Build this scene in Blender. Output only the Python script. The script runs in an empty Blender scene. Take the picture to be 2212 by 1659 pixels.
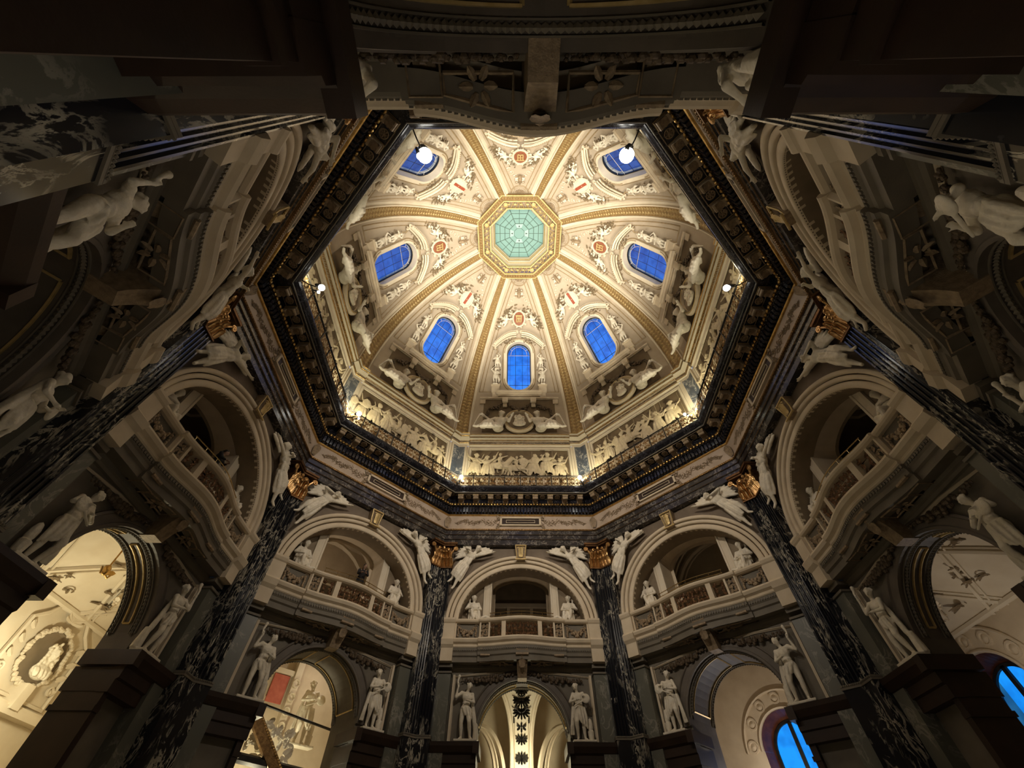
import bpy, bmesh, math, random
from math import sin, cos, pi, radians, sqrt, atan2, tan
from mathutils import Matrix, Vector

# ------------------------------------------------------------------ camera, sky, lights, exposure
D = bpy.data
scene = bpy.context.scene
COL = scene.collection
ZB = 1.6                                   # eye height above the floor
T8 = tan(pi / 8); C8 = cos(pi / 8)

def setup_camera():
    cd = D.cameras.new('camera'); co = D.objects.new('camera', cd); COL.objects.link(co)
    p = radians(52.8887); r = radians(.5602); y = radians(-.55087)
    right = Vector((1, 0, 0)); up = Vector((0, -sin(p), cos(p))); fw = Vector((0, cos(p), sin(p)))
    X = cos(r) * right + sin(r) * up; Y = -sin(r) * right + cos(r) * up; Z = -fw
    R = Matrix.Rotation(-y, 3, 'Z')
    M = Matrix((R @ X, R @ Y, R @ Z)).transposed().to_4x4()
    M.translation = Vector((-.46563, -13.5434, ZB))
    co.matrix_world = M
    cd.sensor_width = 36; cd.lens = 36 * 897.966 / 2212; cd.clip_end = 300; cd.clip_start = .05
    scene.camera = co
setup_camera()

w = D.worlds.new('dusk_sky'); scene.world = w; w.use_nodes = True
nt = w.node_tree; bgn = nt.nodes['Background']
tc = nt.nodes.new('ShaderNodeTexCoord'); sp = nt.nodes.new('ShaderNodeSeparateXYZ'); cr = nt.nodes.new('ShaderNodeValToRGB')
nt.links.new(tc.outputs['Generated'], sp.inputs[0]); nt.links.new(sp.outputs['Z'], cr.inputs[0]); nt.links.new(cr.outputs[0], bgn.inputs[0])
cr.color_ramp.elements[0].position = .0; cr.color_ramp.elements[0].color = (.004, .38, 1.1, 1)
cr.color_ramp.elements[1].position = 1.; cr.color_ramp.elements[1].color = (.035, .085, .30, 1)
e = cr.color_ramp.elements.new(.80); e.color = (.035, .28, 1.15, 1)
e = cr.color_ramp.elements.new(.90); e.color = (.025, .12, .56, 1)
bgn.inputs[1].default_value = 1.0

scene.view_settings.view_transform = 'Standard'; scene.view_settings.look = 'None'
scene.view_settings.exposure = 0.0; scene.view_settings.gamma = 1.0
scene.view_settings.use_curve_mapping = False
scene.cycles.max_bounces = 7; scene.cycles.diffuse_bounces = 4; scene.cycles.glossy_bounces = 3
scene.cycles.sample_clamp_indirect = 3.0; scene.cycles.caustics_reflective = False

def bayM(k): return Matrix.Translation((0, 0, ZB)) @ Matrix.Rotation(-pi / 4 * k, 4, 'Z')
def wpt(k, s, a, z): return bayM(k) @ Vector((s, a, z))
def lamp(name, kind, loc, power, color, target=None, size=.15, angle=None, blend=.5, sy=None):
    l = D.lights.new(name, kind); l.energy = power; l.color = color
    if kind == 'AREA':
        l.size = size
        if sy: l.shape = 'RECTANGLE'; l.size_y = sy
    else: l.shadow_soft_size = size
    if kind == 'SPOT': l.spot_size = radians(angle or 90); l.spot_blend = blend
    o = D.objects.new(name, l); COL.objects.link(o); o.location = loc
    if target is not None: o.rotation_euler = (Vector(target) - Vector(loc)).to_track_quat('-Z', 'Y').to_euler()
    return o
WARM = (1, .87, .72); NEUT = (1, .905, .735); COOL = (1, .90, .60)
P_UP = 9000; P_WASH = 215; P_DOWN = 2150
def cpt(c, a, z):
    th = radians(22.5 + 45 * c); return Vector((a / C8 * sin(th), a / C8 * cos(th), z + ZB))
for c in range(8):                          # floodlight c hangs on the corner between bay c and bay c+1
    L0 = cpt(c, 10.7, 20.75); T = cpt(c, -1.2, 44)
    lamp('dome_flood', 'SPOT', L0, P_UP * (1.3 if c in (3, 4) else .8 if c in (2, 5) else .62), NEUT, T, .12, 80, 1.)
    lamp('drum_wash', 'SPOT', cpt(c, 11.15, 21.1), P_WASH * 2.2 * (1.0 if c in (7, 0) else 1.5 if c in (1, 6) else .6), COOL, cpt(c, 13.6, 23.9), .10, 150, .5)
for c, s_ in ((3, -1), (4, 1)):             # the two strong lamps high behind the viewer light the opposite walls
    L0 = cpt(c, 10.6, 19.6)
    lamp('hall_flood', 'SPOT', L0, P_DOWN * 2.4, WARM, wpt(0, s_ * 5.4, 13, 17.5), .12, 62, 1.)
    lamp('hall_flood', 'SPOT', L0, P_DOWN * 1.1, WARM, wpt(7 if c == 3 else 1, 0, 13, 14.5), .12, 56, 1.)
for c in (2, 5):
    lamp('side_flood', 'SPOT', cpt(c, 10.7, 19.6), P_DOWN * .8, WARM, wpt(7 if c == 2 else 1, 0, 13, 15.5), .12, 64, 1.)
for c in (7, 0):
    lamp('cornice_flood', 'SPOT', cpt(c, 10.7, 19.6), P_DOWN * .26, WARM, wpt(5, -4.8, 13, 14.5) if c == 0 else wpt(3, 4.6, 13, 15), .12, 60, 1.)
for x in (-3.5, 3.5): lamp('added_fill_glow', 'POINT', (x, -3.0, 2.6), 14, WARM, None, .5)  # unseen fill lights, added to lift the dark undersides
for x in (-2.6, 2.6): lamp('added_fill_glow', 'POINT', (x, -10.6, 2.4), 80, NEUT, None, .4)  # added fill under the back bay, no fixture belongs to it

# ------------------------------------------------------------------ materials
def new_mat(name):
    m = D.materials.new(name); m.use_nodes = True
    n = m.node_tree.nodes; l = m.node_tree.links
    return m, n, l, n['Principled BSDF']
def coords(n, l, scale=(1, 1, 1), rnd=True):
    tcn = n.new('ShaderNodeTexCoord'); mp = n.new('ShaderNodeMapping'); mp.inputs['Scale'].default_value = scale
    l.new(tcn.outputs['Object'], mp.inputs[0])
    if rnd:
        oi = n.new('ShaderNodeObjectInfo'); mu = n.new('ShaderNodeMath'); mu.operation = 'MULTIPLY'; mu.inputs[1].default_value = 37
        cb = n.new('ShaderNodeCombineXYZ'); l.new(oi.outputs['Random'], mu.inputs[0])
        for i in range(3): l.new(mu.outputs[0], cb.inputs[i])
        l.new(cb.outputs[0], mp.inputs['Location'])
    return mp.outputs[0]
def stone(name, c1, c2, scale=2.5, rough=.6, metal=0, bump=.15, bscale=25, spec=.4, detail=5):
    m, n, l, b = new_mat(name); v = coords(n, l)
    t = n.new('ShaderNodeTexNoise'); t.inputs['Scale'].default_value = scale; t.inputs['Detail'].default_value = detail; l.new(v, t.inputs['Vector'])
    r = n.new('ShaderNodeValToRGB'); r.color_ramp.elements[0].position = .3; r.color_ramp.elements[1].position = .7
    r.color_ramp.elements[0].color = (*c1, 1); r.color_ramp.elements[1].color = (*c2, 1)
    l.new(t.outputs[0], r.inputs[0]); l.new(r.outputs[0], b.inputs['Base Color'])
    b.inputs['Roughness'].default_value = rough; b.inputs['Metallic'].default_value = metal; b.inputs['Specular IOR Level'].default_value = spec
    if bump:
        t2 = n.new('ShaderNodeTexNoise'); t2.inputs['Scale'].default_value = bscale; t2.inputs['Detail'].default_value = 4; l.new(v, t2.inputs['Vector'])
        bp = n.new('ShaderNodeBump'); bp.inputs['Strength'].default_value = bump; bp.inputs['Distance'].default_value = .05
        l.new(t2.outputs[0], bp.inputs['Height']); l.new(bp.outputs[0], b.inputs['Normal'])
    return m
def veined(name, base, base2, vein, scale, thr, zs=.4, rough=.22, spec=.6, mask=.5):
    m, n, l, b = new_mat(name); v = coords(n, l, (1, 1, zs))
    t = n.new('ShaderNodeTexNoise'); t.inputs['Scale'].default_value = scale; t.inputs['Detail'].default_value = 9; t.inputs['Roughness'].default_value = .62; t.inputs['Distortion'].default_value = .9
    l.new(v, t.inputs['Vector'])
    s1 = n.new('ShaderNodeMath'); s1.operation = 'SUBTRACT'; s1.inputs[1].default_value = .5; l.new(t.outputs[0], s1.inputs[0])
    ab = n.new('ShaderNodeMath'); ab.operation = 'ABSOLUTE'; l.new(s1.outputs[0], ab.inputs[0])
    r = n.new('ShaderNodeMapRange'); r.inputs[1].default_value = thr * .4; r.inputs[2].default_value = thr; r.inputs[3].default_value = 1; r.inputs[4].default_value = 0; l.new(ab.outputs[0], r.inputs[0])
    t2 = n.new('ShaderNodeTexNoise'); t2.inputs['Scale'].default_value = scale * .55; t2.inputs['Detail'].default_value = 2; l.new(v, t2.inputs['Vector'])
    r2 = n.new('ShaderNodeMapRange'); r2.inputs[1].default_value = mask - .07; r2.inputs[2].default_value = mask + .06; l.new(t2.outputs[0], r2.inputs[0])
    mu = n.new('ShaderNodeMath'); mu.operation = 'MULTIPLY'; l.new(r.outputs[0], mu.inputs[0]); l.new(r2.outputs[0], mu.inputs[1])
    mb = n.new('ShaderNodeMix'); mb.data_type = 'RGBA'; mb.inputs[6].default_value = (*base, 1); mb.inputs[7].default_value = (*base2, 1); l.new(t2.outputs[0], mb.inputs[0])
    mx = n.new('ShaderNodeMix'); mx.data_type = 'RGBA'; l.new(mb.outputs[2], mx.inputs[6]); mx.inputs[7].default_value = (*vein, 1); l.new(mu.outputs[0], mx.inputs[0])
    l.new(mx.outputs[2], b.inputs['Base Color']); b.inputs['Roughness'].default_value = rough; b.inputs['Specular IOR Level'].default_value = spec
    return m
def emit(name, col, st, base=None):
    m, n, l, b = new_mat(name); b.inputs['Base Color'].default_value = (*(base or col), 1)
    b.inputs['Emission Color'].default_value = (*col, 1); b.inputs['Emission Strength'].default_value = st; return m

IVORY = stone('ivory_stucco', (.66, .57, .43), (.74, .66, .52), 1.2, .75, bump=.08)
CREAM = stone('cream_stucco', (.60, .50, .36), (.70, .60, .45), 1.5, .7, bump=.08)
RELST = stone('golden_cream_relief', (.50, .41, .26), (.66, .56, .38), 5, .5, bump=.4, bscale=12)
DOMEF = stone('dome_field_stucco', (.42, .345, .255), (.50, .42, .32), .9, .75, bump=.08)
SHADE_ORN = stone('brown_shade_ornament', (.15, .11, .06), (.27, .20, .12), 6, .7, bump=.2)  # painted shade around dome stucco; also the real brown of vault ornament
GRILL = stone('dark_red_gilt_grille', (.07, .03, .015), (.20, .11, .05), 9, .4, metal=.6, bump=.2)
STATUE = stone('white_stucco_statue', (.70, .63, .50), (.84, .78, .65), 5, .55, bump=.5, bscale=11)
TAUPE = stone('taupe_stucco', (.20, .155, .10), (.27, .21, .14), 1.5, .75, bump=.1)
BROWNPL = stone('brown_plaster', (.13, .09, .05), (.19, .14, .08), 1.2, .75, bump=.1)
OCHRE = stone('ochre_rib_field', (.20, .12, .04), (.30, .185, .07), 3, .5, bump=.3, bscale=14, metal=.2)
OCHRE2 = stone('gilded_rib_ornament', (.30, .20, .08), (.48, .35, .16), 6, .42, metal=.45, bump=.2)
GOLD = stone('old_gold', (.42, .25, .07), (.78, .52, .20), 5, .30, metal=.95, bump=.25, bscale=30)
GOLDP = stone('gold_paint', (.50, .36, .14), (.66, .50, .24), 5, .45, metal=.35, bump=.1)
BRONZE = stone('gilt_bronze', (.16, .09, .035), (.34, .20, .08), 8, .35, metal=.85, bump=.3, bscale=30)
BRNREL = stone('brown_gilt_relief', (.22, .16, .10), (.40, .30, .19), 8, .5, metal=.15, bump=.35, bscale=30)
BRBAND = stone('pinkish_brown_band', (.15, .09, .055), (.22, .14, .09), 1.2, .6, bump=.05)
DLEAF = stone('dark_brown_leafwork', (.07, .048, .03), (.14, .10, .06), 9, .5, metal=.15, bump=.3)
SPAND = stone('brown_spandrel_stone', (.14, .105, .072), (.20, .155, .11), 1.6, .6, bump=.08)
BEAD_SHADE = stone('brown_bead_shade_line', (.30, .22, .12), (.40, .30, .18), 5, .6, bump=.1)  # brown of gilt beads and rings; on border mouldings it paints shade
COPPER = stone('copper_gold_leaf', (.48, .27, .10), (.88, .58, .28), 7, .28, metal=1, bump=.3, bscale=20)
COPD = stone('dark_copper_bell', (.10, .05, .02), (.22, .11, .045), 5, .4, metal=.8, bump=.2)
BLACKM = veined('black_marble_white_veins', (.006, .007, .011), (.012, .013, .018), (.40, .37, .30), 2.6, .038, .42, .16, .7, .50)
DARKM = veined('dark_grey_breccia', (.018, .016, .017), (.042, .036, .034), (.22, .20, .17), 3.2, .035, 1.0, .22, .6, .5)
CORNM = veined('black_cornice_marble', (.007, .007, .011), (.014, .013, .018), (.10, .10, .11), 3.5, .02, 1, .22, .6, .5)
GREENM = veined('green_grey_marble', (.085, .09, .072), (.16, .155, .125), (.26, .25, .21), 1.6, .03, .7, .35, .5, .5)
BLUEM = veined('blue_grey_marble', (.045, .060, .085), (.12, .14, .17), (.42, .42, .40), 2.2, .04, .8, .25, .5, .48)
PINKM = stone('pink_beige_marble', (.42, .33, .25), (.54, .43, .33), 1.6, .4, bump=.05)
REDM = stone('dark_red_marble', (.075, .022, .010), (.15, .05, .022), 3, .3, bump=.05)
REDB = stone('red_brown_porphyry', (.024, .014, .010), (.040, .022, .014), 2, .4, bump=.05)
LOWST = stone('lower_taupe_stone', (.135, .115, .085), (.19, .165, .125), 1.3, .6, bump=.08)
LOWD = stone('lower_dark_stone', (.10, .085, .068), (.15, .125, .10), 1.5, .55, bump=.08)
SHIELDR = stone('shield_red', (.28, .05, .025), (.36, .09, .045), 6, .5, bump=.05)
SHIELDB = stone('shield_brown', (.22, .07, .035), (.30, .11, .055), 6, .5, bump=.05)
BRASS = stone('brass_rail', (.5, .36, .16), (.7, .52, .26), 4, .25, metal=1, bump=0)
IRON = stone('dark_iron', (.02, .018, .016), (.04, .035, .03), 5, .5, metal=.5, bump=0)
FLOORM = stone('marble_floor', (.25, .22, .18), (.38, .34, .28), .6, .3, bump=0)
CLOTH = stone('black_cloth', (.012, .011, .012), (.022, .02, .02), 12, .9, bump=.2)
SKIN = stone('skin', (.30, .18, .12), (.38, .24, .17), 9, .6, bump=0)
HAIR = stone('dark_hair', (.012, .009, .007), (.02, .015, .01), 30, .6, bump=.3)
HOUSING = stone('lamp_housing', (.05, .05, .05), (.07, .07, .07), 6, .4, metal=.5, bump=0)
LENS = emit('lamp_lens', (1, .97, .88), 14)
LENSD = emit('dim_lamp_lens', (.95, 1, .75), 9)
SKYG = emit('lit_teal_skylight_glass', (.30, .56, .46), .62, (.10, .17, .145))
SKYG2 = emit('lit_pale_skylight_glass', (.50, .72, .60), .80, (.16, .22, .19))
def glass():
    m = D.materials.new('window_glass'); m.use_nodes = True; n = m.node_tree.nodes; l = m.node_tree.links; n.clear()
    o = n.new('ShaderNodeOutputMaterial'); mx = n.new('ShaderNodeMixShader'); t = n.new('ShaderNodeBsdfTransparent'); g = n.new('ShaderNodeBsdfGlossy')
    t.inputs[0].default_value = (.90, .95, 1, 1); g.inputs['Roughness'].default_value = .12; mx.inputs[0].default_value = .05
    tn = n.new('ShaderNodeTexNoise'); tn.inputs['Scale'].default_value = 1.2; tcn = n.new('ShaderNodeTexCoord'); l.new(tcn.outputs['Object'], tn.inputs['Vector'])
    rr = n.new('ShaderNodeValToRGB'); rr.color_ramp.elements[0].color = (.55, .62, .75, 1); rr.color_ramp.elements[1].color = (1, 1, 1, 1)
    rr.color_ramp.elements[0].position = .3; rr.color_ramp.elements[1].position = .6
    l.new(tn.outputs[0], rr.inputs[0]); l.new(rr.outputs[0], t.inputs[0])
    l.new(t.outputs[0], mx.inputs[1]); l.new(g.outputs[0], mx.inputs[2]); l.new(mx.outputs[0], o.inputs[0]); return m
GLASS = glass()

# ------------------------------------------------------------------ mesh helpers
class B:
    def __init__(s): s.v = []; s.f = []
    def add(s, vs, fs):
        o = len(s.v); s.v += [tuple(v) for v in vs]; s.f += [tuple(i + o for i in f) for f in fs]; return s
    def box(s, x0, x1, y0, y1, z0, z1):
        return s.add([(x, y, z) for z in (z0, z1) for y in (y0, y1) for x in (x0, x1)],
                     [(0, 2, 3, 1), (4, 5, 7, 6), (0, 1, 5, 4), (2, 6, 7, 3), (0, 4, 6, 2), (1, 3, 7, 5)])
    def quad(s, *p): return s.add(p, [tuple(range(len(p)))])
    def ell(s, c, r, R=None, nu=8, nv=5):
        vs = [(0, 0, -1)]
        for j in range(1, nv):
            t = -pi / 2 + pi * j / nv
            vs += [(cos(t) * cos(2 * pi * i / nu), cos(t) * sin(2 * pi * i / nu), sin(t)) for i in range(nu)]
        vs.append((0, 0, 1)); n = len(vs) - 1
        fs = [(0, 1 + (i + 1) % nu, 1 + i) for i in range(nu)]
        for j in range(nv - 2):
            a = 1 + j * nu
            fs += [(a + i, a + (i + 1) % nu, a + nu + (i + 1) % nu, a + nu + i) for i in range(nu)]
        a = 1 + (nv - 2) * nu; fs += [(a + i, a + (i + 1) % nu, n) for i in range(nu)]
        out = []
        for p in vs:
            q = Vector((p[0] * r[0], p[1] * r[1], p[2] * r[2]))
            if R is not None: q = R @ q
            out.append((q.x + c[0], q.y + c[1], q.z + c[2]))
        return s.add(out, fs)
    def tube(s, pts, rad, n=6, cap=True, flat=1.0, closed=False):
        pts = [Vector(p) for p in pts]; m = len(pts)
        if not hasattr(rad, '__len__'): rad = [rad] * m
        prev = None; rings = []
        for i, p in enumerate(pts):
            if closed: t = pts[(i + 1) % m] - pts[i - 1]
            else: t = pts[min(i + 1, m - 1)] - pts[max(i - 1, 0)]
            if t.length < 1e-9: t = Vector((0, 0, 1))
            t.normalize()
            if prev is None:
                ref = Vector((0, 1, 0)) if abs(t.y) < .9 else Vector((1, 0, 0)); u = t.cross(ref).normalized()
            else:
                u = prev - t * prev.dot(t)
                u = u.normalized() if u.length > 1e-6 else t.orthogonal().normalized()
            prev = u; vv = t.cross(u)
            rings.append([p + rad[i] * (cos(2 * pi * k / n) * u + flat * sin(2 * pi * k / n) * vv) for k in range(n)])
        vs = [q for r in rings for q in r]; fs = []
        for i in range(m if closed else m - 1):
            a = i * n; b = ((i + 1) % m) * n
            fs += [(a + k, a + (k + 1) % n, b + (k + 1) % n, b + k) for k in range(n)]
        if cap and not closed: fs += [tuple(range(n))[::-1], tuple(range((m - 1) * n, m * n))]
        return s.add(vs, fs)
    def caps(s, p, q, r0, r1, n=8):
        p = Vector(p); q = Vector(q); d = (q - p); L = d.length
        if L < 1e-6: return s.ell(p, (r0,) * 3)
        d /= L
        pts = [p - d * r0 * .95, p - d * r0 * .6, p, q, q + d * r1 * .6, q + d * r1 * .95]
        return s.tube(pts, [r0 * .3, r0 * .8, r0, r1, r1 * .8, r1 * .3], n)
    def sweep(s, prof, s0=None, s1=None, caps=False):
        """profile [(a,z)..] run along the bay; without ends it is mitred at the octagon corners"""
        n = len(prof); vs = []
        for a, z in prof:
            vs += [((-a * T8) if s0 is None else s0, a, z), ((a * T8) if s1 is None else s1, a, z)]
        fs = [(2 * i, 2 * i + 1, 2 * i + 3, 2 * i + 2) for i in range(n - 1)]
        if caps: fs += [tuple(2 * i for i in range(n)), tuple(2 * i + 1 for i in range(n))[::-1]]
        return s.add(vs, fs)
    def plan(s, prof, svals, fn, closed=True):
        """profile [(da,z)..] run along the plan curve a=fn(s); da>0 goes into the wall"""
        n = len(prof); vs = []
        for x in svals:
            a0 = fn(x); vs += [(x, a0 + da, z) for da, z in prof]
        fs = []
        for i in range(len(svals) - 1):
            for j in range(n if closed else n - 1):
                a = i * n + j; b = i * n + (j + 1) % n; fs.append((a, b, b + n, a + n))
        if closed: fs += [tuple(range(n)), tuple(range((len(svals) - 1) * n, len(svals) * n))[::-1]]
        return s.add(vs, fs)
    def arch(s, prof, rx, rz, zc, a0=0., a1=pi, n=28, cx=0., closed=False):
        """profile [(dr,a)..] swept round an elliptic arch in the bay plane"""
        m = len(prof); vs = []
        for i in range(n + 1):
            t = a0 + (a1 - a0) * i / n
            vs += [(cx + (rx + dr) * cos(t), a, zc + (rz + dr) * sin(t)) for dr, a in prof]
        fs = []
        for i in range(n):
            for j in range(m if closed else m - 1):
                a = i * m + j; b = i * m + (j + 1) % m; fs.append((a, b, b + m, a + m))
        if closed: fs += [tuple(range(m)), tuple(range(n * m, n * m + m))[::-1]]
        return s.add(vs, fs)
    def archwall(s, W0, W1, z0, z1, a, rx, rz, zc, n=28, cx=0.):
        """flat wall with an arched opening"""
        s.quad((W0, a, z0), (cx - rx, a, z0), (cx - rx, a, zc), (W0, a, zc)); s.quad((cx + rx, a, z0), (W1, a, z0), (W1, a, zc), (cx + rx, a, zc))
        s.quad((W0, a, zc), (cx - rx, a, zc), (cx - rx, a, z1), (W0, a, z1)); s.quad((cx + rx, a, zc), (W1, a, zc), (W1, a, z1), (cx + rx, a, z1))
        vs = []
        for i in range(n + 1):
            t = pi - pi * i / n; x = cx + rx * cos(t); vs += [(x, a, zc + rz * sin(t)), (x, a, z1)]
        return s.add(vs, [(2 * i, 2 * i + 2, 2 * i + 3, 2 * i + 1) for i in range(n)])
    def lathe(s, prof, c, axis='y', n=16, sx=1., sz=1.):
        """profile [(r,h)..] turned about an axis through c"""
        m = len(prof); vs = []
        for i in range(n):
            t = 2 * pi * i / n
            for r, h in prof:
                if axis == 'y': vs.append((c[0] + r * cos(t) * sx, c[1] + h, c[2] + r * sin(t) * sz))
                else: vs.append((c[0] + r * cos(t), c[1] + r * sin(t), c[2] + h))
        fs = []
        for i in range(n):
            for j in range(m - 1):
                a = i * m + j; b = ((i + 1) % n) * m + j; fs.append((a, a + 1, b + 1, b))
        return s.add(vs, fs)
    def leaf(s, base, up, out, h, wd, curl=.5, n=5, th=.03):
        """an acanthus leaf rising along `up`, curling over along `out`"""
        base = Vector(base); up = Vector(up).normalized(); out = Vector(out).normalized(); side = up.cross(out)
        pts = []
        for i in range(n + 1):
            t = i / n; ang = curl * pi * max(0, t - .45) / .55
            pos = base + up * h * (t if t < .7 else .7 + .3 * sin((t - .7) / .3 * pi / 2) * (1 - .5 * curl)) + out * h * (.12 * t + .28 * curl * max(0, t - .5) * 2)
            ww = wd * (.55 + .9 * t * (1 - t) * 2) * (1 if t < .95 else .45)
            k = .25 * (1 if i % 2 else 0)
            pts += [pos - side * ww * (.5 + k * .3), pos + out * th, pos + side * ww * (.5 + k * .3)]
        fs = []
        for i in range(n):
            a = 3 * i; fs += [(a, a + 1, a + 4, a + 3), (a + 1, a + 2, a + 5, a + 4)]
        return s.add(pts, fs)
    def map(s, fn): s.v = [tuple(fn(*v)) for v in s.v]; return s
    def merge(s, o): return s.add(o.v, o.f)
    def mirror(s):
        b = B(); b.v = [(-x, y, z) for x, y, z in s.v]; b.f = [f[::-1] for f in s.f]; return b
    def mesh(s, name, off=(0, 0, 0), smooth=False):
        me = D.meshes.new(name); me.from_pydata([(x - off[0], y - off[1], z - off[2]) for x, y, z in s.v], [], s.f); me.validate()
        if smooth: me.polygons.foreach_set('use_smooth', [True] * len(me.polygons))
        me.update(); return me

OFF = {}
def tag(o, label=None, cat=None, group=None, kind=None):
    if label: o['label'] = label
    if cat: o['category'] = cat
    if group: o['group'] = group
    if kind: o['kind'] = kind
    return o
def link(name, me, mat, parent=None):
    o = D.objects.new(name, me); COL.objects.link(o)
    if mat is not None and me is not None:
        if not me.materials: me.materials.append(mat)
        elif me.materials[0] is not mat: o.material_slots[0].link = 'OBJECT'; o.material_slots[0].material = mat
    if parent is not None: o.parent = parent
    return o
def thing(name, label, cat, k=0, p=(0, 0, 0), group=None, kind=None, me=None, mat=None):
    o = link(name, me, mat); OFF[o.name] = p; o['_p'] = p
    o.matrix_world = bayM(k) @ Matrix.Translation(p); tag(o, label, cat, group, kind); return o
def part(name, b, mat, parent, smooth=False):
    off = tuple(root_of(parent).get('_p', (0, 0, 0)))
    me = b if isinstance(b, bpy.types.Mesh) else b.mesh(name, off, smooth)
    return link(name, me, mat, parent)
def halves(b):
    out = []
    for sg in (-1, 1):
        q = B(); mp = {}
        for f in b.f:
            if (sum(b.v[i][0] for i in f) * sg) > 0:
                nf = []
                for i in f:
                    if i not in mp: mp[i] = len(q.v); q.v.append(b.v[i])
                    nf.append(mp[i])
                q.f.append(tuple(nf))
        out.append(q)
    return out
def part2(name, b, mat, parent, smooth=False):
    return [part(name, q, mat, parent, smooth) for q in halves(b)]
def root_of(o):
    while o.parent: o = o.parent
    return o
KIDS = {}
def copy_to(root, k, label=None, group=None, mirror=False):
    def rec(o, par):
        c = o.copy(); COL.objects.link(c)
        if par is not None: c.parent = par
        for ch in [x for x in o.children]: rec(ch, c)
        return c
    r = rec(root, None); p = list(root['_p'])
    S = Matrix.Diagonal((-1, 1, 1, 1)) if mirror else Matrix.Identity(4)
    if mirror: p[0] = -p[0]
    r.matrix_world = bayM(k) @ Matrix.Translation(p) @ S
    if label: r['label'] = label
    if group: r['group'] = group
    return r
PLACE = {0: 'bottom centre bay', 1: 'lower right bay', 2: 'right-hand bay', 3: 'upper right bay', 4: 'top bay',
         5: 'upper left bay', 6: 'left-hand bay', 7: 'lower left bay'}
SIDE = {0: 'front', 1: 'front_right', 2: 'right', 3: 'back_right', 4: 'back', 5: 'back_left', 6: 'left', 7: 'front_left'}
def around(root, text, group=None, ks=range(1, 8), mirror=False):
    """copies for the other bays; text has a {} for the place"""
    root['label'] = text.format(PLACE[0])
    if group: root['group'] = group
    return [copy_to(root, k, text.format(PLACE[k]), group, mirror) for k in ks]

# ------------------------------------------------------------------ sculpture: union of limbs, voxel remeshed into one skin
def sculpt(b, name, voxel, scale=1., smooth_it=1):
    me = b.mesh('tmp'); o = D.objects.new('tmp', me); COL.objects.link(o)
    m = o.modifiers.new('r', 'REMESH'); m.mode = 'VOXEL'; m.voxel_size = voxel
    if smooth_it:
        q = o.modifiers.new('s', 'SMOOTH'); q.factor = .5; q.iterations = smooth_it
    dg = bpy.context.evaluated_depsgraph_get(); out = D.meshes.new_from_object(o.evaluated_get(dg))
    D.objects.remove(o); D.meshes.remove(me)
    if scale != 1.: out.transform(Matrix.Scale(scale, 4))
    out.name = name; out.polygons.foreach_set('use_smooth', [True] * len(out.polygons)); return out
V = Vector
def lerp(a, b, t): return V(a) * (1 - t) + V(b) * t
def hand(b, w, d, up=(0, 0, 1), s=1.):
    """palm, four unequal bent fingers and a thumb leaving the side of the palm"""
    w = V(w); d = V(d).normalized(); sd = d.cross(V(up)); sd = sd.normalized() if sd.length > .01 else V((1, 0, 0)); nn = sd.cross(d)
    b.caps(w, w + d * .07 * s, .034 * s, .04 * s, 6)
    for i, ln in enumerate((.07, .085, .08, .06)):
        p = w + d * .09 * s + sd * (.03 - .02 * i) * s
        m = p + d * ln * .55 * s; b.caps(p, m, .013 * s, .012 * s, 5); b.caps(m, m + (d * .7 - nn * .6) * ln * .5 * s, .012 * s, .010 * s, 5)
    b.caps(w + sd * .03 * s + d * .02 * s, w + sd * .075 * s + d * .06 * s, .015 * s, .012 * s, 5)
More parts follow.
